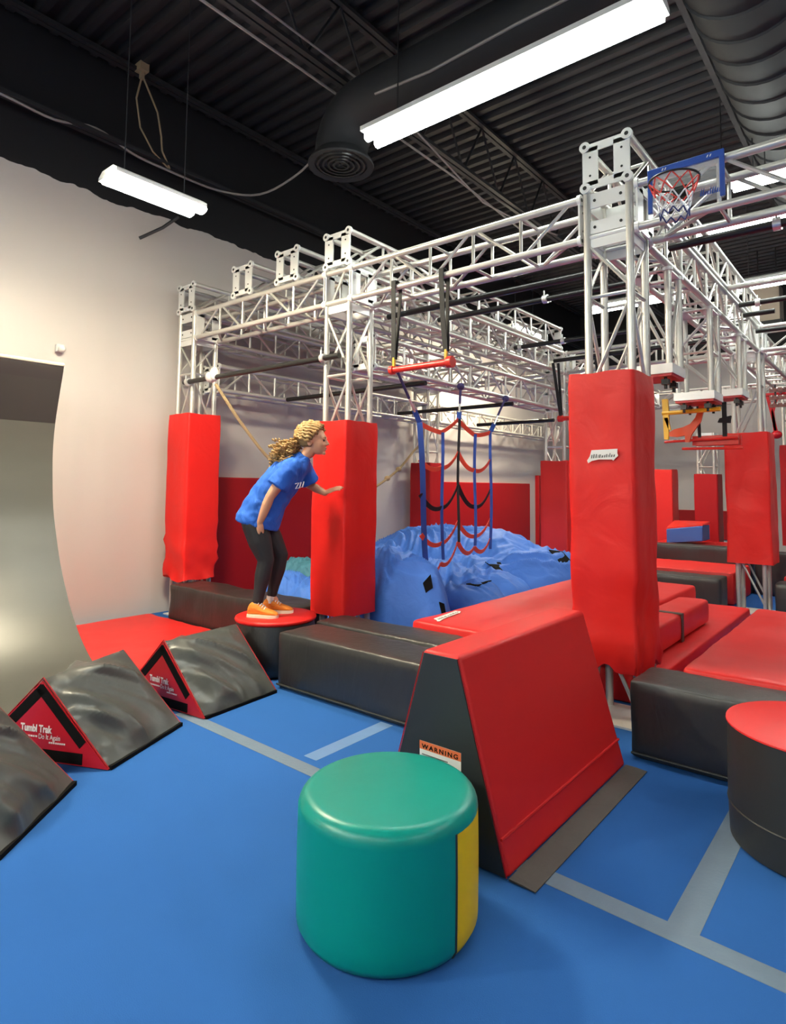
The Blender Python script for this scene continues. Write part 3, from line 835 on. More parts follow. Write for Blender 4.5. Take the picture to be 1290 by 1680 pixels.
for ri in (2, 3):      # small puckers along the seam
    top[ri] = [(p[0] + (p[0] + 1.41) * .006 * max(0, nz(j * 1.3, 2.2)), p[1] + (p[1] - 1.675) * .006 * max(0, nz(j * 1.3, 2.2)), p[2]) for j, p in enumerate(top[ri])]
t.part('top', MB().loft(top, cap=False), GREEN, smooth=True)
sm = MB()
for aj in (a0, a1):
    sm.tube([V(rg[aj % n]) for rg in rings[2:]], .004, 6)
t.part('seam', sm, BLACKF)

t, ring, rings = drum('black drum with a tilted red top that the girl is standing on', -3.925, 3.26, .30, .40, BLACK, RED, rr=.02, bulge=.015)
o = t.part('side', MB().loft(rings), BLACK, smooth=60)
tz = .40
t.part('top', MB().loft([ring(.295, tz - .02), ring(.312, tz - .012), ring(.317, tz), ring(.312, tz + .012), ring(.295, tz + .018), ring(.01, tz + .018)]), RED, smooth=60)
t, ring, rings = drum('dark drum with a pinkish red top at the right edge of the frame', -.315, 3.065, .325, .47, BLACKF, REDTOP, rr=.012, bulge=.004)
t.part('side', MB().loft(rings), BLACKF, smooth=60)
tz = .462
t.part('top', MB().loft([ring(.325, tz - .004), ring(.331, tz), ring(.330, tz + .006), ring(.32, tz + .008), ring(.01, tz + .008)]), REDTOP, smooth=60)
t.part('seam', MB().tube(ring(.3285, .145) + [ring(.3285, .145)[0]], .004, 5), BLACKF)

# ------------------------------------------------------------------ red trapezoid
t = Thing('trapezoid_block', 'tall red trapezoid block with black end panels in the centre foreground', 'trapezoid block', (-1.494, 2.7, 0))
xl0, xr0, xl1, xr1, zt, ya, yb = -1.805, -1.184, -1.583, -1.404, .762, 2.088, 3.315
o = t.part('body', MB().prism([(xl0, ya + .004, 0.002), (xr0, ya + .004, 0.002), (xr1, ya + .004, zt), (xl1, ya + .004, zt)], (0, yb - ya - .008, 0)), REDFLAT, bevel=.018, bseg=4)
def trap(z0, z1, e):
    def xs(z):
        f = z / zt; return xl0 + (xl1 - xl0) * f, xr0 + (xr1 - xr0) * f
    a, c = xs(z0), xs(z1); return [(a[0] + e, z0), (a[1] - e, z0), (c[1] - e, z1), (c[0] + e, z1)]
for yy, sg in ((ya, 1), (yb - .008, 1)):
    p = t.part('end_panel', MB().prism([(x, yy, z) for x, z in trap(.006, zt - .012, .012)], (0, .008, 0)), BLACKF, smooth=False)
    p['label'] = 'black vinyl end panel'
    if yy == ya: endp = p
t.part('piping', MB().tube([(x, ya + .002, z) for x, z in trap(.006, zt - .008, .006)][1:3], .0022, 6).tube([(x, ya + .002, z) for x, z in (trap(.006, zt - .008, .006)[3], trap(.006, zt - .008, .006)[0])], .0022, 6), REDDARK)
# seam on the right slope and the part below it
zs = .128; xs = xr0 + (xr1 - xr0) * zs / zt
t.part('seam', MB().tube([(xs + .003, ya + .01, zs), (xs + .003, yb - .01, zs)], .006, 6), REDFLAT)
fl = []
for i in range(13):
    f = i / 12; y = ya + .0 + (yb - ya - .01) * f
    fl.append([(xr0 + .002, y, .004), (xr0 + .11 + .004 * nz(i, 2), y, .003), (xr0 + .11 + .004 * nz(i, 2), y, .006), (xr0 + .055, y, .010 + .006 * nz(i * .7, 5)), (xr0 + .002, y, .010)])
t.part('floor_flap', MB().loft(fl), FLAP, smooth=50)
lab = t.part('warning_label', MB().box((-1.592, ya - .0015, .27), (-1.390, ya, .398)), WHITE, parent=endp, smooth=False)
t.part('label_band', MB().box((-1.592, ya - .0025, .366), (-1.390, ya - .0013, .398)), ORLAB, parent=endp, smooth=False)
lm = frame_mat(V((-1.491, ya - .003, .371)) - t.loc, (1, 0, 0), (0, 0, 1))
text_obj('lettering', 'WARNING', .024, VELCRO, endp, lm, align='CENTER', xs=1.25, bold=.0006, spacing=1.35)
ln = MB()
for k in range(5):
    ln.box((-1.58, ya - .0022, .345 - k * .014), (-1.58 + .17 * (.75 + .25 * math.sin(k * 2.1)), ya - .0013, .349 - k * .014))
t.part('print', ln, GREYINK, parent=endp, smooth=False)

# ------------------------------------------------------------------ triangular prisms
def prism_block(label, A, B, hh=.415, half=.43, letters=True, seed=0):
    A = V((*A, 0)); B = V((*B, 0)); e = (B - A).normalized(); nrm = V((-e.y, e.x, 0)); L = (B - A).length
    up = V((0, 0, 1))
    t = Thing('triangular_block', label, 'foam prism', A + nrm * half, 'triangular foam blocks')
    # soft cover over the two slopes
    nu, nv = 52, 34
    mb = MB()
    def P3(u, s):   # u along length 0..1, s -1..1 across (right slope s<0)
        off = half * (1 - s); z = hh * (1 - abs(s))
        p = A + e * (L * u) + nrm * off + up * z
        out = (-nrm * (s / max(1e-6, abs(s)) if abs(s) > 1e-6 else 0) * hh + up * half).normalized()
        edge = min(1, 6 * (1 - abs(s))) * min(1, 8 * abs(s)) * min(1, 5 * min(u, 1 - u) + .02)
        q_ = 1 - abs(s); ar = u + .9 * q_ * q_
        f1 = max(0, 1.05 - math.sqrt(nz(ar * 2.6 + seed, abs(s) * 1.3 - u * .8 + seed, seed) ** 2 + .0035)) ** 6 * .046
        f2 = max(0, 1.05 - math.sqrt(nz(ar * 5.5 + seed * 2, q_ * 1.6 + u, seed) ** 2 + .008)) ** 6 * .016 + nz(u * 2, s * 2, seed) * .012
        f3 = nz(s * 26, u * 5, seed) * .012 * max(0, 1 - u * 6)
        return p + out * ((f1 + f2 + .012) * edge + f3 * (abs(s) < .97))
    grid = [[P3(i / nu, 1 - 2 * j / (2 * nv)) for j in range(2 * nv + 1)] for i in range(nu + 1)]
    w = 2 * nv + 1
    vs = [p for rw in grid for p in rw]
    fs = [(i * w + j, i * w + j + 1, (i + 1) * w + j + 1, (i + 1) * w + j) for i in range(nu) for j in range(w - 1)]
    fs += [(i * w, (i + 1) * w, (i + 1) * w + w - 1, i * w + w - 1) for i in range(nu)]
    fs += [tuple(range(w)), tuple(range(nu * w, nu * w + w))[::-1]]
    mb.add(vs, fs)
    t.part('cover', mb, PRISM, smooth=55)
    for end, sg in ((A - e * .004, -1), (B + e * .004, 1)):
        tri = [end + nrm * .012 + up * .006, end + nrm * half + up * (hh - .008), end + nrm * (2 * half - .012) + up * .006]
        p = t.part('end_panel', MB().prism(tri, e * sg * .008), CRIMSON, smooth=False); p['label'] = 'crimson triangular end panel'
        o2 = end + e * sg * .008
        def strip(a, c, wd):
            d = (c - a).normalized(); q = e.cross(d).normalized() * wd
            cen = o2 + nrm * half + up * hh * .33
            if q.dot(cen - (a + c) / 2) < 0: q = -q
            return MB().prism([a, c, c + q, a + q], e * sg * .002)
        def pt(off, z): return o2 + nrm * off + up * z
        t.part('hook_strip', strip(pt(half * .34, hh * .31), pt(half - .006, hh - .022), .052), VELCRO, parent=p, smooth=False)
        t.part('hook_strip', strip(pt(half * 1.66, hh * .31), pt(half + .006, hh - .022), .052), VELCRO, parent=p, smooth=False)
        t.part('hook_strip', strip(pt(half * .38, .012), pt(half * 1.62, .012), .055), VELCRO, parent=p, smooth=False)
        if sg < 0 and letters:
            # lettering reads left to right seen from the near end: x axis runs towards -nrm
            for s_, sz, ox, oz, bo, xs_ in (('Tumbl Trak', .050, .118, .150, .0020, .80), ('Do It Again', .037, .005, .117, .0, .78)):
                lm = frame_mat(pt(half + ox, oz) - e * .0025 - t.loc, -nrm, up)
                text_obj('lettering', s_, sz, WHITE, p, lm, bold=bo, xs=xs_)
            rule = MB()
            a = half + .145
            while a > half + .015:
                rule.prism([pt(a, .122) , pt(a - .011, .122), pt(a - .011, .130), pt(a, .130)], -e * .002); a -= .015
            t.part('fine_print', rule, WHITE, parent=p, smooth=False)
            rule = MB(); a = half - .06
            while a > half - .16:
                rule.prism([pt(a, .098), pt(a - .009, .098), pt(a - .009, .106), pt(a, .106)], -e * .002); a -= .013
            t.part('fine_print', rule, WHITE, parent=p, smooth=False)
    t.part('piping', MB().tube([A + nrm * .01 + up * .008 - e * .004, A + nrm * half + up * (hh + .006) - e * .004, A + nrm * (2 * half - .01) + up * .008 - e * .004], .004, 6), REDDARK)
    t.part('base_trim', MB().box((0, 0, 0), (0, 0, 0)) if False else MB().prism([A + nrm * .0 + up * .0, A + nrm * .02, B + nrm * .02, B], up * .02), VELCRO, smooth=False)
    return t
prism_block('dark triangular foam block cut by the left edge of the frame, nearest the camera', (-2.742, .972), (-3.14, 1.423), seed=3.1)
prism_block('dark triangular foam block in the middle of the row, with red lettered end', (-3.165, 1.600), (-3.418, 2.150), seed=7.4)
prism_block('dark triangular foam block farthest back, beside the drum the girl stands on', (-3.393, 2.294), (-3.455, 2.895), seed=1.9)

# ------------------------------------------------------------------ warped wall ramp
prof = [(-4.28, .006), (-4.46, .012), (-4.62, .03), (-4.80, .075), (-4.96, .165), (-5.10, .275), (-5.24, .42), (-5.36, .58), (-5.47, .75), (-5.58, .98), (-5.67, 1.22), (-5.715, 1.48), (-5.735, 1.72), (-5.715, 1.95), (-5.66, 2.18), (-5.61, 2.36), (-5.595, 2.43)]
Y0, Y1 = -.6, 2.272
t = Thing('warped_wall', 'tall grey curved plywood ramp at the left edge of the frame', 'ramp', (-5.2, 1.2, 0))
def smoothp(pr, k=3):
    out = []
    for i in range(len(pr) - 1):
        p0 = pr[max(i - 1, 0)]; p1 = pr[i]; p2 = pr[i + 1]; p3 = pr[min(i + 2, len(pr) - 1)]
        for q in range(k):
            f = q / k
            out.append(tuple(.5 * ((2 * p1[c]) + (-p0[c] + p2[c]) * f + (2 * p0[c] - 5 * p1[c] + 4 * p2[c] - p3[c]) * f * f + (-p0[c] + 3 * p1[c] - 3 * p2[c] + p3[c]) * f ** 3) for c in range(2)))
    out.append(pr[-1]); return out
sp = smoothp(prof)
def sheet(pts, th, y0, y1):
    back = [(x - th, z - th * .3) for x, z in pts]
    back = [(x, max(z, 0.001)) for x, z in back]
    ring = [(x, y0, z) for x, z in pts] + [(x, y0, z) for x, z in reversed(back)]
    return MB().prism(ring, (0, y1 - y0, 0))
cut = [i for i, p in enumerate(sp) if p[1] > 2.30][0]
cut2 = [i for i, p in enumerate(sp) if p[1] > 1.93][0]
t.part('riding_surface', sheet(sp[:cut2 + 1], .02, Y0, Y1), RAMP, smooth=50)
o = t.part('upper_panel', sheet(sp[cut2:cut + 1], .02, Y0, Y1), mat('dark_grey_plywood', (0.028, 0.026, 0.024), .4, var=.2, vscale=2), smooth=50); o['label'] = 'darker upper panel'
t.part('top_band', sheet(sp[cut:], .02, Y0, Y1), RAMPD, smooth=50)
t.part('lip', MB().tube([(-5.60, Y0, 2.447), (-5.60, Y1, 2.447)], .016, 8), LIPM)
side = [(-4.6, 0)] + [(x - .022, z) for x, z in sp if z > .05 and z < 2.41] + [(-6.30, 2.41), (-6.30, 0)]
for yy in (Y0 + .02, Y1 - .03):
    t.part('side_frame', MB().prism([(x, yy, z) for x, z in side], (0, .02, 0)), LIPM, smooth=False)
t.part('deck', MB().box((-6.35, Y0, 2.41), (-5.63, Y1, 2.435)), RAMP, smooth=False)

# ------------------------------------------------------------------ crash bag
def heap(x0, x1, y0, y1, hf, seed, nx=90, ny=90):
    mb = MB(); vs = []
    for i in range(nx + 1):
        for j in range(ny + 1):
            u, v = i / nx, j / ny
            x = x0 + (x1 - x0) * u; y = y0 + (y1 - y0) * v
            vs.append((x, y, hf(x, y, u, v)))
    w = ny + 1
    fs = [(i * w + j, (i + 1) * w + j, (i + 1) * w + j + 1, i * w + j + 1) for i in range(nx) for j in range(ny)]
    k = len(vs)
    border = [i * w for i in range(nx + 1)] + [nx * w + j for j in range(1, ny + 1)] + [i * w + ny for i in range(nx - 1, -1, -1)] + [j for j in range(ny - 1, 0, -1)]
    vs += [(vs[b_][0], vs[b_][1], 0.002) for b_ in border]
    m_ = len(border)
    for q in range(m_):
        a, c = border[q], border[(q + 1) % m_]
        fs.append((a, c, k + (q + 1) % m_, k + q))
    return mb.add(vs, fs)
def edge(u, v, e=.12): return min(1, min(u, 1 - u, v, 1 - v) / e) ** .45
def fold(x, y, s): 
    a = nz(x * 1.3 + s, y * 1.3, s); d = x * .55 + y * .85 + a * .9
    return (1 - abs(math.sin(d * 5.2 + 3 * nz(x * .9, y * .9, s)))) ** 2
def lobes(x, y, L):
    best = 0
    for cx_, cy_, rx, ry, hh in L:
        wx = x + .10 * nz(x * 1.7, y * 1.7, cx_); wy = y + .10 * nz(x * 1.7, y * 1.7, cy_ + 5)
        d2 = ((wx - cx_) / rx) ** 2 + ((wy - cy_) / ry) ** 2
        if d2 < 1: best = max(best, hh * (1 - d2 ** 1.6) ** .62)
    return best
def creases(x, y, s, amp):
    """ridged wrinkles running roughly along x with wandering direction"""
    a = .7 * nz(x * .6, y * .6, s)
    p = x * math.sin(a) + y * math.cos(a); q = x * math.cos(a) - y * math.sin(a)
    r1 = (1 - abs(nz(q * .8 + s, p * 3.6, s))) ** 4
    r2 = (1 - abs(nz(q * 1.7 + s, p * 7.0, s + 3))) ** 4
    r3 = (1 - abs(nz(x * 4.5 + s, y * 4.5, s + 8))) ** 4
    return amp * (r1 * .9 + r2 * .45 + r3 * .35 - .5)
LB = [(-4.75, 7.0, 1.55, .98, .86), (-3.72, 6.95, .80, 1.0, .66), (-3.62, 5.80, .66, .62, .50), (-4.35, 5.75, .75, .72, .56), (-5.3, 5.9, .95, .95, .62), (-3.42, 5.28, .46, .36, .46), (-4.2, 5.2, .7, .3, .40), (-4.0, 6.3, .7, .5, .60), (-5.4, 6.9, .85, .9, .70)]
def hbag(x, y, u, v):
    h_ = max(lobes(x, y, LB), .20 * edge(u, v, .05))
    return max(.01, h_ + creases(x, y, 1.7, .075) * min(1, h_ * 2.2) * edge(u, v, .06))
t = Thing('crash_bag', 'large crumpled blue crash bag heaped between the columns', 'crash bag', (-4.6, 6.5, 0))
t.part('cover', heap(-6.25, -3.02, 4.95, 7.90, hbag, 1, 190, 180), TARP, smooth=True)
for cx_, cy_, cz_ in ((-3.62, 6.15, .0), (-3.35, 5.35, .0), (-3.25, 7.0, 0)):
    pz = [hbag(cx_ + dx, cy_ + dy, (cx_ + dx + 6.25) / 3.23, (cy_ + dy - 4.95) / 3.15) for dx, dy in ((-.13, -.04), (.06, -.13), (.11, .05), (-.03, .13))]
    t.part('vent_patch', MB().prism([(cx_ + dx, cy_ + dy, z + .006) for (dx, dy), z in zip(((-.13, -.04), (.06, -.13), (.11, .05), (-.03, .13)), pz)], (0, 0, .01)), VELCRO, smooth=False)
def hbag2(x, y, u, v):
    h_ = max(lobes(x, y, [(-3.62, 4.53, .56, .36, .74), (-3.90, 4.56, .32, .30, .80), (-3.35, 4.5, .3, .3, .5)]), .12 * edge(u, v, .05))
    return max(.01, h_ + creases(x * 1.4, y * 1.1, 6.1, .075) * edge(u, v, .08))
t = Thing('crash_bag', 'smaller bright blue bag end right behind the pad the girl leans on', 'crash bag', (-3.7, 4.6, 0))
t.part('cover', heap(-4.12, -3.05, 4.22, 4.82, hbag2, 2, 90, 60), TARP, smooth=True)
for pts_ in (((-3.32, 4.38), (-3.28, 4.37), (-3.25, 4.43), (-3.29, 4.45)), ((-3.19, 4.44), (-3.14, 4.42), (-3.12, 4.47), (-3.17, 4.49))):
    t.part('vent_patch', MB().prism([(a, c, hbag2(a, c, (a + 4.12) / 1.07, (c - 4.22) / .6) + .008) for a, c in pts_], (.006, -.006, .010)), VELCRO, smooth=False)
def hbag3(x, y, u, v):
    return max(.01, max(lobes(x, y, [(-5.2, 4.42, .5, .26, .50), (-4.75, 4.40, .5, .24, .44)]), .15 * edge(u, v, .06)) + creases(x * 2, y * 2, 3.2, .05) * edge(u, v, .1))
single('crash_bag', heap(-5.75, -4.17, 4.22, 4.58, hbag3, 3, 90, 30), TARP, 'blue crumpled bag end seen between the girl and the pad she leans on', 'crash bag', (-5, 4.4, 0), smooth=True)
def htarp(x, y, u, v):
    return max(.01, max(lobes(x, y, [(-5.35, 4.78, .6, .24, .60), (-4.8, 4.78, .5, .24, .66)]), .15 * edge(u, v, .06)) + creases(x * 2, y * 2, 9.2, .045) * edge(u, v, .1))
single('folded_tarp', heap(-5.75, -4.20, 4.60, 4.93, htarp, 4, 90, 30), TARPG, 'teal grey tarp bundle behind the blue bag, left of the pad the girl leans on', 'tarp', (-5, 4.8, 0), smooth=True)

# ------------------------------------------------------------------ hanging things
# manila rope from the low pipe, sagging behind the girl
rp = []
key = [(-5.66, 3.815, 2.50), (-5.60, 3.92, 2.32), (-5.56, 4.1, 2.08), (-5.52, 4.45, 1.72), (-5.5, 4.9, 1.46), (-5.5, 5.4, 1.32), (-5.5, 5.9, 1.34), (-5.5, 6.25, 1.45), (-5.5, 6.68, 1.675), (-5.5, 7.0, 1.93), (-5.48, 7.2, 2.10), (-5.42, 7.1, 2.30), (-5.40, 6.90, 2.50)]
t = Thing('climbing_rope', 'tan climbing rope tied to the low front pipe and sagging behind the girl', 'rope', (-5.66, 3.8, 2.52))
t.part('rope', MB().tube(catmull(key), .017, 8), ROPE)
kn = MB()
for p in ((-5.5, 6.44, 1.545), (-5.5, 6.68, 1.675)): kn.ball(p, .042, .042, .036)
t.part('knot', kn, ROPE)

# red trapeze bar on black straps
t = Thing('trapeze_bar', 'red swing bar hanging on two black straps from the front truss beam', 'swing bar', (-2.95, 3.85, 2.38), 'swing bars')
t.part('bar', MB().tube([(-3.26, 3.86, 2.385), (-2.67, 3.86, 2.385)], .026, 12).tube([(-2.70, 3.86, 2.385), (-2.655, 3.86, 2.385)], .045, 14).tube([(-3.275, 3.86, 2.385), (-3.24, 3.86, 2.385)], .036, 14), REDM)
for xt, xb in ((-3.215, -3.235), (-2.735, -2.715)):
    st = MB().ribbon([(xt, 3.815, 3.115), (xt, 3.815, 3.03), (xt - .01 if xb < -3 else xt + .005, 3.835, 2.7), (xb, 3.85, 2.47)], .042, .008, (1, 0, 0))
    st.ribbon([(xt + .01, 3.895, 3.06), (xt + .01, 3.885, 2.9), (xb + .005, 3.868, 2.47)], .03, .008, (1, 0, 0))
    st.ribbon([(xt, 3.815, 3.113), (xt, 3.85, 3.118), (xt, 3.892, 3.09), (xt, 3.895, 3.05)], .042, .008, (1, 0, 0))
    t.part('strap', st, KSTRAP, smooth=50)
    t.part('buckle', MB().box((xb - .012, 3.845, 2.41), (xb + .012, 3.865, 2.49)), YELM, bevel=.004)
t = Thing('trapeze_bar', 'farther red swing bar on black straps just left of the tall near pad', 'swing bar', (-3.4, 7.82, 2.37), 'swing bars')
t.part('bar', MB().tube([(-3.62, 7.82, 2.37), (-2.95, 7.82, 2.37)], .03, 10).tube([(-3.64, 7.82, 2.37), (-3.58, 7.82, 2.37)], .045, 12), REDM)
for xx in (-3.60, -3.0):
    t.part('strap', MB().ribbon([(xx - .10, 7.79, 3.138), (xx, 7.80, 2.40)], .04, .01, (1, 0, 0)).ribbon([(xx - .05, 7.85, 3.138), (xx, 7.83, 2.40)], .035, .01, (1, 0, 0)), KSTRAP)

# strap net hanging under the lower truss beam
NXp = -3.685
t = Thing('strap_net', 'hanging climbing net of blue straps with orange rungs above the crash bag', 'strap net', (NXp, 5.45, .62))
ys = [4.79, 5.17, 5.477, 5.80, 6.13]
zt_ = [2.06, 1.99, 2.155, 2.02, 2.075]
zb_ = [.60, .70, .86, .80, .74]
mats_ = [BSTRAP, BSTRAP, KSTRAP, BSTRAP, BSTRAP]
wid = [.055, .032, .028, .032, .032]
for i in range(5):
    pts = [(NXp + .01 * math.sin(i + q), ys[i] + (.02 + .11 * (i == 0)) * (q / 6) * (1 if i < 2 else -.4), zt_[i] + (zb_[i] - zt_[i]) * q / 6) for q in range(7)]
    t.part('strap', MB().ribbon(pts, wid[i], .006, (.78, .62, 0)), mats_[i], smooth=50)
def rung(za, sag, m, lo, parts):
    for i in range(4):
        if i not in parts: continue
        a = (ys[i] + (.05 if i == 0 else 0) * lo, za[i]); c = (ys[i + 1], za[i + 1]); pts = []
        for q in range(9):
            f = q / 8; pts.append((NXp - .012, a[0] + (c[0] - a[0]) * f, a[1] + (c[1] - a[1]) * f - sag * 4 * f * (1 - f)))
        t.part('rung', MB().ribbon(pts, .046, .006, (.3, -.2, .93)), m, smooth=50)
rung([2.06, 1.99, 2.15, 2.01, 2.06], .012, OSTRAP, 0, (0, 1, 2, 3))
rung([1.70, 1.63, 1.80, 1.62, 1.74], .05, OSTRAP, .4, (0, 1, 2, 3))
rung([1.36, 1.22, 1.45, 1.22, 1.40], .06, KSTRAP, .7, (0, 1, 2, 3))
rung([.97, .86, 1.07, .90, 1.07], .05, OSTRAP, 1, (0, 1, 2, 3))
rung([.62, .66, .86, .78, .85], .09, OSTRAP, 1.4, (0, 1, 2, 3))
for (ya_, za_), (yb_, zb2) in (((4.42, 2.54), (4.79, 2.06)), ((5.51, 2.52), (5.477, 2.155)), ((6.47, 2.50), (6.13, 2.075))):
    t.part('sling', MB().tube([(NXp, ya_, za_), (NXp, ya_ + (yb_ - ya_) * .55, za_ + (zb2 - za_) * .55)], .014, 6).ball((NXp, ya_, za_ - .01), .04), PROPE)
    t.part('link', MB().tube([(NXp, ya_ + (yb_ - ya_) * .5, za_ + (zb2 - za_) * .5), (NXp, ya_ + (yb_ - ya_) * .8, za_ + (zb2 - za_) * .8)], .012, 6), CHROME)
    t.part('leader', MB().ribbon([(NXp, ya_ + (yb_ - ya_) * .78, za_ + (zb2 - za_) * .78), (NXp, yb_, zb2)], .05, .008, (.78, .62, 0)), BSTRAP)

# basketball hoop on the front beam
t = Thing('basketball_hoop', 'small basketball hoop with a clear blue framed board on the truss beam', 'basketball hoop', (-.95, 3.8, 3.2))
bx0, bx1, bz0, bz1, by = -1.16, -.742, 3.092, 3.368, 3.795
t.part('board', MB().box((bx0, by - .004, bz0), (bx1, by + .004, bz1)), ACRYL, smooth=False)
fr = MB().box((bx0 - .005, by - .011, bz1 - .036), (bx1 + .005, by + .011, bz1 + .008)).box((bx0 - .005, by - .011, bz0 + .01), (bx0 + .022, by + .011, bz1 - .03)).box((bx1 - .022, by - .011, bz0 + .01), (bx1 + .005, by + .011, bz1 - .03))
t.part('frame', fr, BLUEM, bevel=.004)
mk = MB()
for xx in (-1.08, -.83):
    for q in (0, .016): mk.prism([(xx + q, by - .0125, bz1 - .02), (xx + q + .006, by - .0125, bz1 - .02), (xx + q + .012, by - .0125, bz1 - .006), (xx + q + .006, by - .0125, bz1 - .006)], (0, .001, 0))
t.part('marking', mk, WHITE, smooth=False)
lg = MB()
rn = random.Random(2)
for q in range(9):
    xx = -.87 + q * .0125; lg.prism([(xx, by - .006, 3.128), (xx + .009, by - .006, 3.130), (xx + .012, by - .006, 3.150 + rn.uniform(0, .03)), (xx + .003, by - .006, 3.150)], (0, .001, 0))
t.part('board_print', lg, BLUEM, smooth=False)
rc = V((-.972, by - .155, 3.195)); rr = .135
rim = [rc + V((rr * math.cos(2 * PI * q / 32), rr * math.sin(2 * PI * q / 32), 0)) for q in range(33)]
t.part('rim', MB().tube(rim, .0065, 8), BLACKM)
t.part('bracket', MB().box((rc.x - .04, by - .03, 3.14), (rc.x + .04, by - .005, 3.215)).prism([(rc.x - .03, by - .03, 3.20), (rc.x + .03, by - .03, 3.20), (rc.x + .02, by - .035, 3.16), (rc.x - .02, by - .035, 3.16)], (0, -.008, -.005)), BLACKM, smooth=False)
def net(lv0, lv1, rs, zs_, n=9):
    mb = MB()
    for k in range(lv0, lv1):
        for q in range(n):
            a0 = 2 * PI * (q + .5 * (k % 2)) / n
            for dq in (-.5, .5):
                a1 = a0 + 2 * PI * dq / n
                mb.tube([rc + V((rs[k] * math.cos(a0), rs[k] * math.sin(a0), zs_[k])), rc + V((rs[k + 1] * math.cos(a1), rs[k + 1] * math.sin(a1), zs_[k + 1]))], .0042, 5, cap=False)
    return mb
rs_ = [.135, .118, .10, .088, .08, .078]; zz_ = [0, -.045, -.09, -.135, -.18, -.215]
p = t.part('net', net(0, 2, rs_, zz_), NETR); p['label'] = 'red upper net cords'
p = t.part('net', net(2, 4, rs_, zz_), NETW); p['label'] = 'white middle net cords'
p = t.part('net', net(4, 5, rs_, zz_), NETB); p['label'] = 'navy lower net cords'

# far hanging grips and ring frames
def nearer(k):
    return lambda x, y, z: (x * k, y, 1.43 + (z - 1.43) * k)
Q = nearer(.926); y = 6.02
t = Thing('ring_frame', 'yellow curved grip frame hanging just right of the tall near pad', 'grip frame', Q(-1.85, y, 2.1))
t.part('arc', MB().prism([Q(*p) for p in ((-1.90, y, 2.34), (-1.845, y, 2.34), (-1.835, y, 2.20), (-1.845, y, 1.93), (-1.885, y, 1.93))], (0, .03, 0))
       .prism([Q(*p) for p in ((-1.885, y, 2.15), (-1.845, y, 2.15), (-1.82, y, 2.02), (-1.845, y, 2.04))], (0, .03, 0)), YELM, smooth=False)
t.part('bar', MB().tube([Q(-1.90, y + .01, 2.197), Q(-1.36, y + .01, 2.205)], .020, 8), YELM)
Q = nearer(.955); y = 6.26
t = Thing('ring_frame', 'orange curved grip frame hanging under the middle stub truss', 'grip frame', Q(-1.65, y, 2.0))
arc = [(-1.86, 2.0), (-1.80, 2.035), (-1.72, 2.05), (-1.65, 2.08), (-1.60, 2.14), (-1.57, 2.22), (-1.545, 2.38), (-1.50, 2.38), (-1.52, 2.22), (-1.55, 2.10), (-1.60, 2.03), (-1.64, 1.97), (-1.66, 1.90), (-1.70, 1.90), (-1.70, 1.965), (-1.78, 1.955), (-1.86, 1.965)]
t.part('plate', MB().prism([Q(x, y, z) for x, z in arc], (0, .03, 0)), ORANGE, smooth=False)
t.part('bracket', MB().tube([Q(-1.52, y + .01, 2.34), (-1.45, y - .02, 2.30), (-1.45, 6.20, 2.25)], .008, 6), BLACKM)
Q = nearer(.955); y = 6.37
t = Thing('grip_board', 'red boards with small rungs hanging on black straps under the stub truss', 'grip board', Q(-1.5, y, 1.9))
for dy in (0, .12):
    t.part('board', MB().prism([Q(-1.66, y + dy, 1.87), Q(-1.24, y + dy, 1.87), Q(-1.24, y + dy, 1.965), Q(-1.66, y + dy, 1.965)], (0, .02, 0)), REDM, smooth=False)
t.part('rail', MB().tube([Q(-1.92, y - .03, 1.915), Q(-1.24, y - .03, 1.935)], .013, 8), REDM)
t.part('rail', MB().tube([Q(-1.75, y - .03, 1.84), Q(-1.20, y - .03, 1.83)], .013, 8), REDM)
for q in range(6):
    t.part('rung', MB().tube([Q(-1.84 + q * .08, y - .03, 1.93), Q(-1.84 + q * .08, y + .14, 1.95)], .008, 6), CHROME)
t.part('strap', MB().ribbon([Q(-1.60, y, 2.29), Q(-1.59, y, 1.95)], .028, .008, (1, 0, 0)), KSTRAP)
t.part('strap', MB().ribbon([Q(-1.36, y, 2.29), Q(-1.36, y, 1.95)], .04, .008, (1, 0, 0)), KSTRAP)
for xx in (-1.60, -1.36): t.part('hanger', MB().tube([Q(xx, y, 2.285), (Q(xx, y, 0)[0], 6.205, Q(0, 0, 2.285)[2])], .010, 6), BLACKM)
t.part('buckle', MB().prism([Q(-1.42, y - .02, 2.09), Q(-1.31, y - .02, 2.08), Q(-1.30, y - .02, 2.15), Q(-1.40, y - .02, 2.13)], (0, .05, 0)), KSTRAP, smooth=False)
t = Thing('speed_ball', 'dark red ball hanging on red straps at the right edge, far back', 'ball', (-1.70, 12.0, 2.36))
t.part('ball', MB().ball((-1.655, 12.0, 2.36), .085, .085, .07), CRIMSON, smooth=True)
sp_ = MB().ribbon([(-1.78, 12.0, 3.05), (-1.72, 12.0, 2.75), (-1.66, 12.0, 2.42)], .05, .01, (1, 0, 0)).ribbon([(-1.62, 12.0, 3.05), (-1.70, 12.0, 2.75), (-1.68, 12.0, 2.42)], .045, .01, (1, 0, 0))
t.part('strap', sp_, REDDARK)
t.part('bracket', MB().box((-1.85, 11.97, 3.03), (-1.2, 12.03, 3.07)), REDDARK, smooth=False)
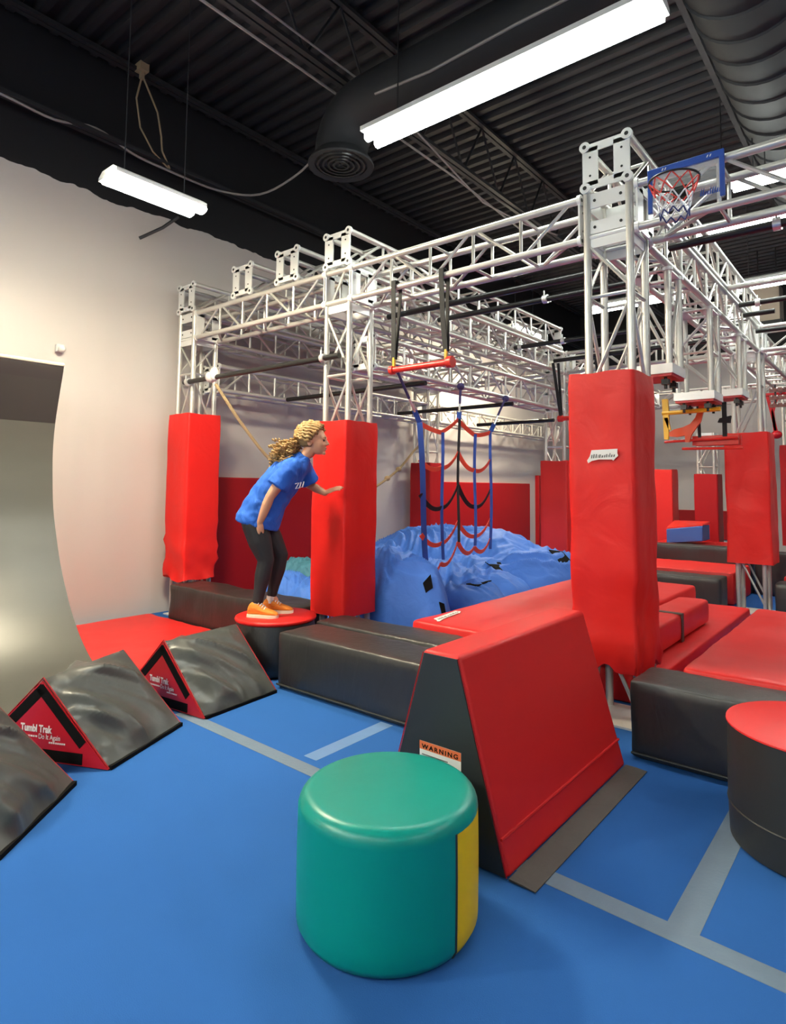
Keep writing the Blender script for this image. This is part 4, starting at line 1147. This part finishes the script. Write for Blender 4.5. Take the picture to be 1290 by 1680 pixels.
for k, zz in enumerate((2.98, 2.86, 2.74)):
    t = Thing('peg_board', ('top', 'middle', 'lowest')[k] + ' brown board with silver pegs hanging at far right behind the raised pad', 'peg board', (-1.3, 11, zz), 'peg boards at far right')
    t.part('board', MB().box((-1.60, 11.0, zz - .03), (-.9, 11.04, zz + .03)), mat('brown_board', (.16, .06, .05), .6), smooth=False)
    for q in range(9):
        t.part('peg', MB().tube([(-1.56 + q * .075, 11.0, zz + .01), (-1.56 + q * .075, 10.93, zz + .02)], .012, 6), CHROME)
    for xx in (-1.52, -1.36):
        t.part('strap', MB().box((xx - .012, 11.012, zz + .03), (xx + .012, 11.028, zz + .09)), KSTRAP, smooth=False)
single('white_post', MB().box((-1.74, 13.6, 0), (-1.50, 13.75, 2.6)), HOUSING, 'wide white post behind the dark red ball at far right', 'post', (-1.62, 13.6, 0), smooth=False)

# ------------------------------------------------------------------ girl
U = V((.7823, .6232, 0)); D = V((-.6232, .7823, 0)); W = V((0, 0, 1))
OR = V((-3.925, 3.26, .418))
def G(u, w, d=0.0): return OR + U * u + D * d + W * w
def px(x, y, d=0.0): 
    k = 1 + d / 4.93
    return G((x - 456) / 207 * k, (1013 - y) / 207 * k - d * .205, d)
t = Thing('person', 'girl in a blue t-shirt and dark leggings leaning forward on the drum', 'person', OR)

def limb(mb, pts, rs, n=14, sq=None):
    """tapered limb with round ends; points in world space"""
    pts = [V(p) for p in pts]
    d0 = (pts[0] - pts[1]).normalized(); d1 = (pts[-1] - pts[-2]).normalized()
    P_ = [pts[0] + d0 * rs[0] * .9, pts[0] + d0 * rs[0] * .55] + pts + [pts[-1] + d1 * rs[-1] * .55, pts[-1] + d1 * rs[-1] * .9]
    R_ = [rs[0] * .35, rs[0] * .8] + list(rs) + [rs[-1] * .8, rs[-1] * .35]
    mb.tube(P_, R_, n)
def torso(mb, secs):
    """secs: (centre, in-plane dir, half in-plane, half depth)"""
    rings = []
    for c, dr, a, b_ in secs:
        dr = dr.normalized()
        rings.append([c + dr * a * math.cos(2 * PI * j / 28) * (abs(math.cos(2 * PI * j / 28)) ** -.12 if abs(math.cos(2 * PI * j / 28)) > .05 else 1) + D * b_ * math.sin(2 * PI * j / 28) for j in range(28)])
    mb.loft(rings)
def pdir(ax, ay, bx, by):  # direction in the picture plane given in pixels
    return (U * (bx - ax) + W * (ay - by)).normalized()
def remesh(o, vox, it=6, fac=.5):
    md = o.modifiers.new('skin', 'REMESH'); md.mode = 'VOXEL'; md.voxel_size = vox; md.use_smooth_shade = True
    ms = o.modifiers.new('smooth', 'SMOOTH'); ms.factor = fac; ms.iterations = it

NEAR, FAR = -.085, .085
body = MB()
# legs
hipN, kneeN, ankN = px(421, 868, NEAR), px(441, 926, NEAR), px(428, 997, NEAR)
hipF, kneeF, ankF = px(428, 868, FAR), px(457, 918, FAR), px(444, 985, FAR)
for hp, kn_, an in ((hipN, kneeN, ankN), (hipF, kneeF, ankF)):
    limb(body, [hp, hp.lerp(kn_, .5), kn_, kn_.lerp(an, .35), kn_.lerp(an, .75), an], [.088, .078, .053, .054, .036, .031])
    limb(body, [an + W * .01, an - W * .03 + U * .03], [.03, .03])
# torso
sec = [(px(420, 866), pdir(388, 850, 452, 872), .125, .145), (px(424, 850), pdir(388, 842, 460, 862), .118, .14), (px(440, 822), pdir(405, 808, 475, 838), .095, .115),
       (px(458, 797), pdir(425, 780, 490, 815), .102, .125), (px(474, 776), pdir(445, 760, 505, 793), .098, .13), (px(487, 763), pdir(465, 752, 510, 776), .065, .10), (px(494, 757), pdir(480, 749, 508, 765), .045, .06)]
torso(body, sec)
# neck
limb(body, [px(490, 762), px(499, 752), px(506, 742)], [.048, .043, .045])
# shoulders and arms
shN, elN, wrN = px(478, 776, -.135), px(449, 822, -.175), px(433, 864, -.165)
limb(body, [px(486, 768, -.04), shN], [.055, .055])
limb(body, [shN, shN.lerp(elN, .5), elN, elN.lerp(wrN, .3), elN.lerp(wrN, .7), wrN], [.052, .047, .037, .039, .032, .024])
shF, elF = px(490, 776, .14), px(502, 803, .19)
HY = 3.965 - .207 - .004      # face of the pad the far hand rests on
wrF = px(528, 815, .11)
limb(body, [px(490, 768, .04), shF], [.055, .052])
limb(body, [shF, shF.lerp(elF, .5), elF, elF.lerp(wrF, .3), elF.lerp(wrF, .7), wrF], [.05, .045, .036, .037, .03, .024])

def hand(mb, wrist, fdir, pdirn, side, size=.165, curl=.5, splay=.72):
    """palm and five separate fingers; fdir = finger direction, pdirn = palm normal (curl side), side = thumb side"""
    f = V(fdir).normalized(); p = V(pdirn); p = (p - f * p.dot(f)).normalized(); s = V(side); s = (s - f * s.dot(f) - p * s.dot(p)).normalized()
    pl = size * .5
    # palm
    rings = []
    for k, (q, hw, ht) in enumerate(((-.15, .55, .62), (0, .62, .62), (.3, .9, .62), (.65, 1.0, .55), (.95, .96, .46), (1.06, .85, .3))):
        c = wrist + f * pl * q - p * (.002)
        hw_, ht_ = hw * size * .215, ht * size * .13
        rings.append([c + s * hw_ * math.cos(2 * PI * j / 16) + p * ht_ * math.sin(2 * PI * j / 16) for j in range(16)])
    mb.loft(rings)
    for k, (off, ln, r) in enumerate(((.72, .43, .0078), (.25, .49, .0082), (-.23, .455, .0078), (-.68, .36, .0068))):
        base = wrist + f * pl * (.93 - .05 * abs(off - .2)) + s * off * size * .205
        ang = curl * .35; pts = [base - f * .015]; cur = base; pts.append(cur)
        spread = s * off * .09
        for sg in (.45, .31, .24):
            dr = (f * math.cos(ang) + p * math.sin(ang) + spread).normalized()
            cur = cur + dr * ln * size * sg; pts.append(cur); ang += curl * .85
        mb.tube(pts + [cur + (pts[-1] - pts[-2]).normalized() * r * .7], [r * 1.05, r * 1.1, r * 1.05, r * .97, r * .85, r * .4], 10)
    b0 = wrist + f * pl * .22 + s * size * .15
    d1 = (f * .66 + s * splay + p * .25).normalized(); d2 = (f * .9 + s * splay * .4 + p * .3).normalized()
    p1 = b0 + d1 * size * .21; p2 = p1 + d2 * size * .17; p3 = p2 + (d2 + p * .15 * curl).normalized() * size * .13
    mb.tube([b0 - d1 * .01, b0, p1, p2, p3, p3 + d2 * .006], [.012, .0125, .0105, .0095, .008, .004], 10)
# near hand hangs relaxed, thumb forward
hand(body, wrN, (wrN - elN).normalized() * .9 + W * -.25 + U * -.10, D * 1.0 + U * .15, U, .182, .95, .34)
# far hand rests on the pad: fingers along the pad face
fdirF = V((.80, .44, .40))
hand(body, wrF, fdirF, V((.45, .75, -.45)), W * .9 + V((-.2, 0, 0)), .165, .3)
# head
hc = px(511, 727)
fwd = (U * .985 + W * -.02 + D * -.12).normalized(); upv = (W * .98 + U * .10); upv = (upv - fwd * upv.dot(fwd)).normalized(); sd = fwd.cross(upv).normalized()
def Hd(a, b_, c=0.0): return hc + fwd * a + upv * b_ + sd * c
HA = (fwd, sd, upv)
body.ball(Hd(-.012, .022), .112, .084, .098, HA, 24, 16)          # skull
body.ball(Hd(.045, -.028), .066, .066, .088, HA, 20, 14)          # face
body.ball(Hd(.058, -.072), .047, .046, .045, HA, 18, 12)          # jaw
body.ball(Hd(.092, -.103), .018, .022, .017, HA, 14, 10)          # chin
body.ball(Hd(.080, .022), .030, .052, .030, HA, 14, 10)           # forehead
body.tube([Hd(.100, .014), Hd(.112, -.008), Hd(.128, -.030), Hd(.112, -.040)], [.008, .011, .0125, .008], 10)   # nose
for s_ in (-1, 1):
    body.ball(Hd(.109, -.036, s_ * .010), .010, .008, .008, HA, 10, 8)
    body.ball(Hd(.078, -.035, s_ * .036), .024, .022, .024, HA, 12, 8)     # cheek
    body.ball(Hd(.095, .012, s_ * .030), .012, .022, .008, HA, 12, 8)      # brow
body.ball(Hd(.103, -.063), .013, .020, .0065, HA, 12, 8)
body.ball(Hd(.101, -.076), .012, .018, .0075, HA, 12, 8)
for s_ in (-1, 1):      # ears
    body.ball(Hd(-.004, -.022, s_ * .080), .022, .010, .032, HA, 14, 10)
limb(body, [px(504, 749), Hd(.0, -.06)], [.047, .05])
ob = t.part('body', body, SKIN, smooth=True); remesh(ob, .0048, 5)
for s_ in (-1, 1):
    e_ = t.part('eye', MB().ball(Hd(.0985, -.004, s_ * .031), .009, .012, .009, HA, 12, 8), EYE, smooth=True)
    t.part('eyebrow', MB().tube([Hd(.108, .018, s_ * .014), Hd(.107, .022, s_ * .03), Hd(.094, .018, s_ * .048)], .003, 6), HAIRD)
t.part('mouth', MB().ball(Hd(.110, -.064), .008, .017, .004, HA, 12, 8).ball(Hd(.108, -.075), .0075, .015, .005, HA, 12, 8), LIP, smooth=True)

# t-shirt
sh = MB()
sec = [(px(421, 868), pdir(388, 854, 458, 874), .172, .178), (px(424, 857), pdir(388, 848, 462, 868), .170, .178), (px(438, 826), pdir(402, 808, 478, 842), .150, .165),
       (px(456, 800), pdir(422, 778, 494, 818), .147, .165), (px(472, 779), pdir(442, 760, 508, 798), .132, .165), (px(486, 766), pdir(466, 752, 509, 779), .098, .135), (px(495, 757), pdir(482, 748, 509, 766), .060, .066), (px(498, 753), pdir(484, 744, 509, 762), .052, .055)]
torso(sh, sec)
limb(sh, [px(486, 768, -.05), shN], [.072, .074])
sN = shN.lerp(elN, .62)
sh.tube([shN + U * .01, shN.lerp(elN, .3), sN], [.075, .078, .086], 18)
limb(sh, [px(490, 768, .05), shF], [.07, .07])
sh.tube([shF, shF.lerp(elF, .4), shF.lerp(elF, .8)], [.072, .074, .078], 18)
so = t.part('t_shirt', sh, SHIRT, smooth=True); remesh(so, .008, 4)
tx = bpy.data.textures.new('cloth_folds', 'CLOUDS'); tx.noise_scale = .085; tx.noise_depth = 1
md = so.modifiers.new('folds', 'DISPLACE'); md.texture = tx; md.strength = .024; md.mid_level = .36; md.texture_coords = 'LOCAL'
# white lettering squiggle on the chest
mk = MB()
def chest(a, c): return px(496 - 8 * c + a * 10, 789 + 24 * c - 0 * a, -.06 - .0 * a)
zz = [px(489, 800, -.145), px(495, 798, -.135), px(490, 808, -.145), px(497, 806, -.13)]
mk.tube(zz, .005, 6)
mk.tube([px(498, 797, -.125), px(496, 806, -.13), px(500, 805, -.118), px(502, 796, -.112)], .005, 6)
t.part('shirt_print', mk, WHITE)

# leggings
lg = MB()
for hp, kn_, an in ((hipN, kneeN, ankN), (hipF, kneeF, ankF)):
    tp = an.lerp(kn_, .06)
    limb(lg, [hp + W * .02, hp, hp.lerp(kn_, .5), kn_, kn_.lerp(an, .35), kn_.lerp(an, .72), tp], [.097, .100, .092, .066, .064, .046, .041])
torso(lg, [(px(422, 872), U, .12, .10), (px(420, 862), pdir(388, 850, 452, 872), .138, .155), (px(423, 852), pdir(388, 842, 460, 862), .13, .15)])
lo = t.part('leggings', lg, LEGG, smooth=True); remesh(lo, .007, 4)
# socks and shoes
zfl = OR.z
for nm, an in (('near', ankN), ('far', ankF)):
    t.part('sock', MB().tube([an + W * .012, an - W * .02, an - W * .045], [.037, .038, .044], 16), SOCK)
    base = V((an.x, an.y, zfl)) - U * .062 - D * .0
    L = .245; rings = []; srings = []
    fd = (U * .97 - D * .22).normalized() if nm == 'near' else (U * .99 - D * .10).normalized()
    sdv = fd.cross(W).normalized()
    pr_ = [(-.02, .018, .050), (.0, .030, .085), (.08, .036, .112), (.20, .038, .118), (.34, .038, .108), (.46, .040, .088), (.60, .043, .070), (.74, .045, .060), (.88, .038, .050), (.97, .022, .038), (1.0, .008, .030)]
    for f, hw, ht in pr_:
        c = base + fd * L * f
        rings.append([c + sdv * hw * math.cos(2 * PI * j / 18) + W * (.016 + (ht - .016) * .5 * (1 + math.sin(2 * PI * j / 18))) for j in range(18)])
        srings.append([c + sdv * sx * (hw + .006) + W * z for sx, z in ((-1, .0), (1, .0), (1.0, .022), (-1.0, .022))])
    shoe = t.part('shoe', MB().loft(rings), SHOE, smooth=True)
    ms = shoe.modifiers.new('sub', 'SUBSURF'); ms.levels = 1; ms.render_levels = 1
    sole = t.part('sole', MB().loft(srings), SOLE, parent=shoe, smooth=60)
    lc = MB()
    for q in range(4):
        c = base + fd * L * (.36 + q * .07); zt2 = .108 - q * .012
        lc.tube([c - sdv * .03 + W * (zt2 - .008), c + W * (zt2 + .006), c + sdv * .03 + W * (zt2 - .008)], .004, 6)
    t.part('laces', lc, WHITE, parent=shoe)

# hair: cap, twisted rows and a curly ponytail
rn = random.Random(11)
cap_ = MB()
nn_u, nn_v = 28, 14
vs = []
for i in range(nn_v + 1):
    th = PI * .5 - (PI * .76) * i / nn_v
    for j in range(nn_u):
        ph = 2 * PI * j / nn_u
        lim = 1.0
        ca = math.cos(ph)
        # hairline: less coverage at the front
        low = (PI * .5 - PI * .30) if ca > .75 else ((PI * .5 - PI * .46) if ca > .25 else (PI * .5 - PI * .78))
        th2 = PI * .5 - (PI * .5 - low) * i / nn_v
        vs.append(Hd(-.014 + .120 * math.cos(th2) * ca, .026 + .107 * math.sin(th2), .092 * math.cos(th2) * math.sin(ph)))
fs = [(i * nn_u + j, i * nn_u + (j + 1) % nn_u, (i + 1) * nn_u + (j + 1) % nn_u, (i + 1) * nn_u + j) for i in range(nn_v) for j in range(nn_u)]
cap_.add(vs, fs)
hair = t.part('hair', cap_, HAIRD, smooth=True)
ms = hair.modifiers.new('thick', 'SOLIDIFY'); ms.thickness = .008
tw = MB()
for k in range(19):
    al = -1.95 + 3.9 * k / 18          # row angle across the head
    pts = []; rs2 = []
    for q in range(15):
        f = q / 14
        th0 = .82 + max(0, abs(al) - .9) * .62; th = th0 + (PI * 1.04 - th0) * f     # from forehead over the top to the nape
        x = .132 * math.cos(th); z = .119 * math.sin(th) * math.cos(al * (1 - .25 * f)); y = .104 * math.sin(th) * math.sin(al * (1 - .25 * f))
        wob = .006 * math.sin(q * 2.4 + k)
        if th > PI * .92: z -= .015
        pts.append(Hd(-.014 + x, .030 + z + wob, y + wob * .6)); rs2.append(.0125 + .005 * math.sin(q * 2.2 + k * 1.7))
    tw.tube(pts, rs2, 8)
t.part('hair_twist', tw, HAIR, parent=hair, smooth=True)
pc = MB()
pb = px(479, 733)
for k in range(260):
    a = rn.uniform(-1, 1); bq = rn.uniform(-1, 1)
    end = px(451 + rn.gauss(0, 8), 761 + rn.gauss(0, 7), rn.gauss(0, .06))
    f0 = rn.uniform(0, .75); st = pb.lerp(end, f0) + V((rn.gauss(0, .028), rn.gauss(0, .028), rn.gauss(0, .030)))
    dr = (end - pb).normalized(); L = rn.uniform(.05, .085)
    sx = dr.cross(W).normalized(); sy = dr.cross(sx)
    tilt = V((rn.gauss(0, .35), rn.gauss(0, .35), rn.gauss(0, .35)))
    dr2 = (dr + tilt).normalized(); rad = rn.uniform(.009, .015); ph = rn.uniform(0, 6.3)
    pts = [st + dr2 * L * q / 14 + (sx * math.cos(ph + q * 1.15) + sy * math.sin(ph + q * 1.15)) * rad for q in range(15)]
    pc.tube(pts, [.004] + [.0058] * 13 + [.003], 5)
pc.ball(pb.lerp(px(455, 757), .5), .085, .07, .062, (pdir(479, 733, 455, 757), D, pdir(455, 757, 479, 733).cross(D)), 14, 10)
t.part('ponytail', pc, HAIR, smooth=True)
t.part('hair_tie', MB().tube([pb + V((0, 0, .03)), pb + U * .01 + D * .03, pb - W * .03, pb - D * .03, pb + V((0, 0, .03))], .009, 8), HAIRD)
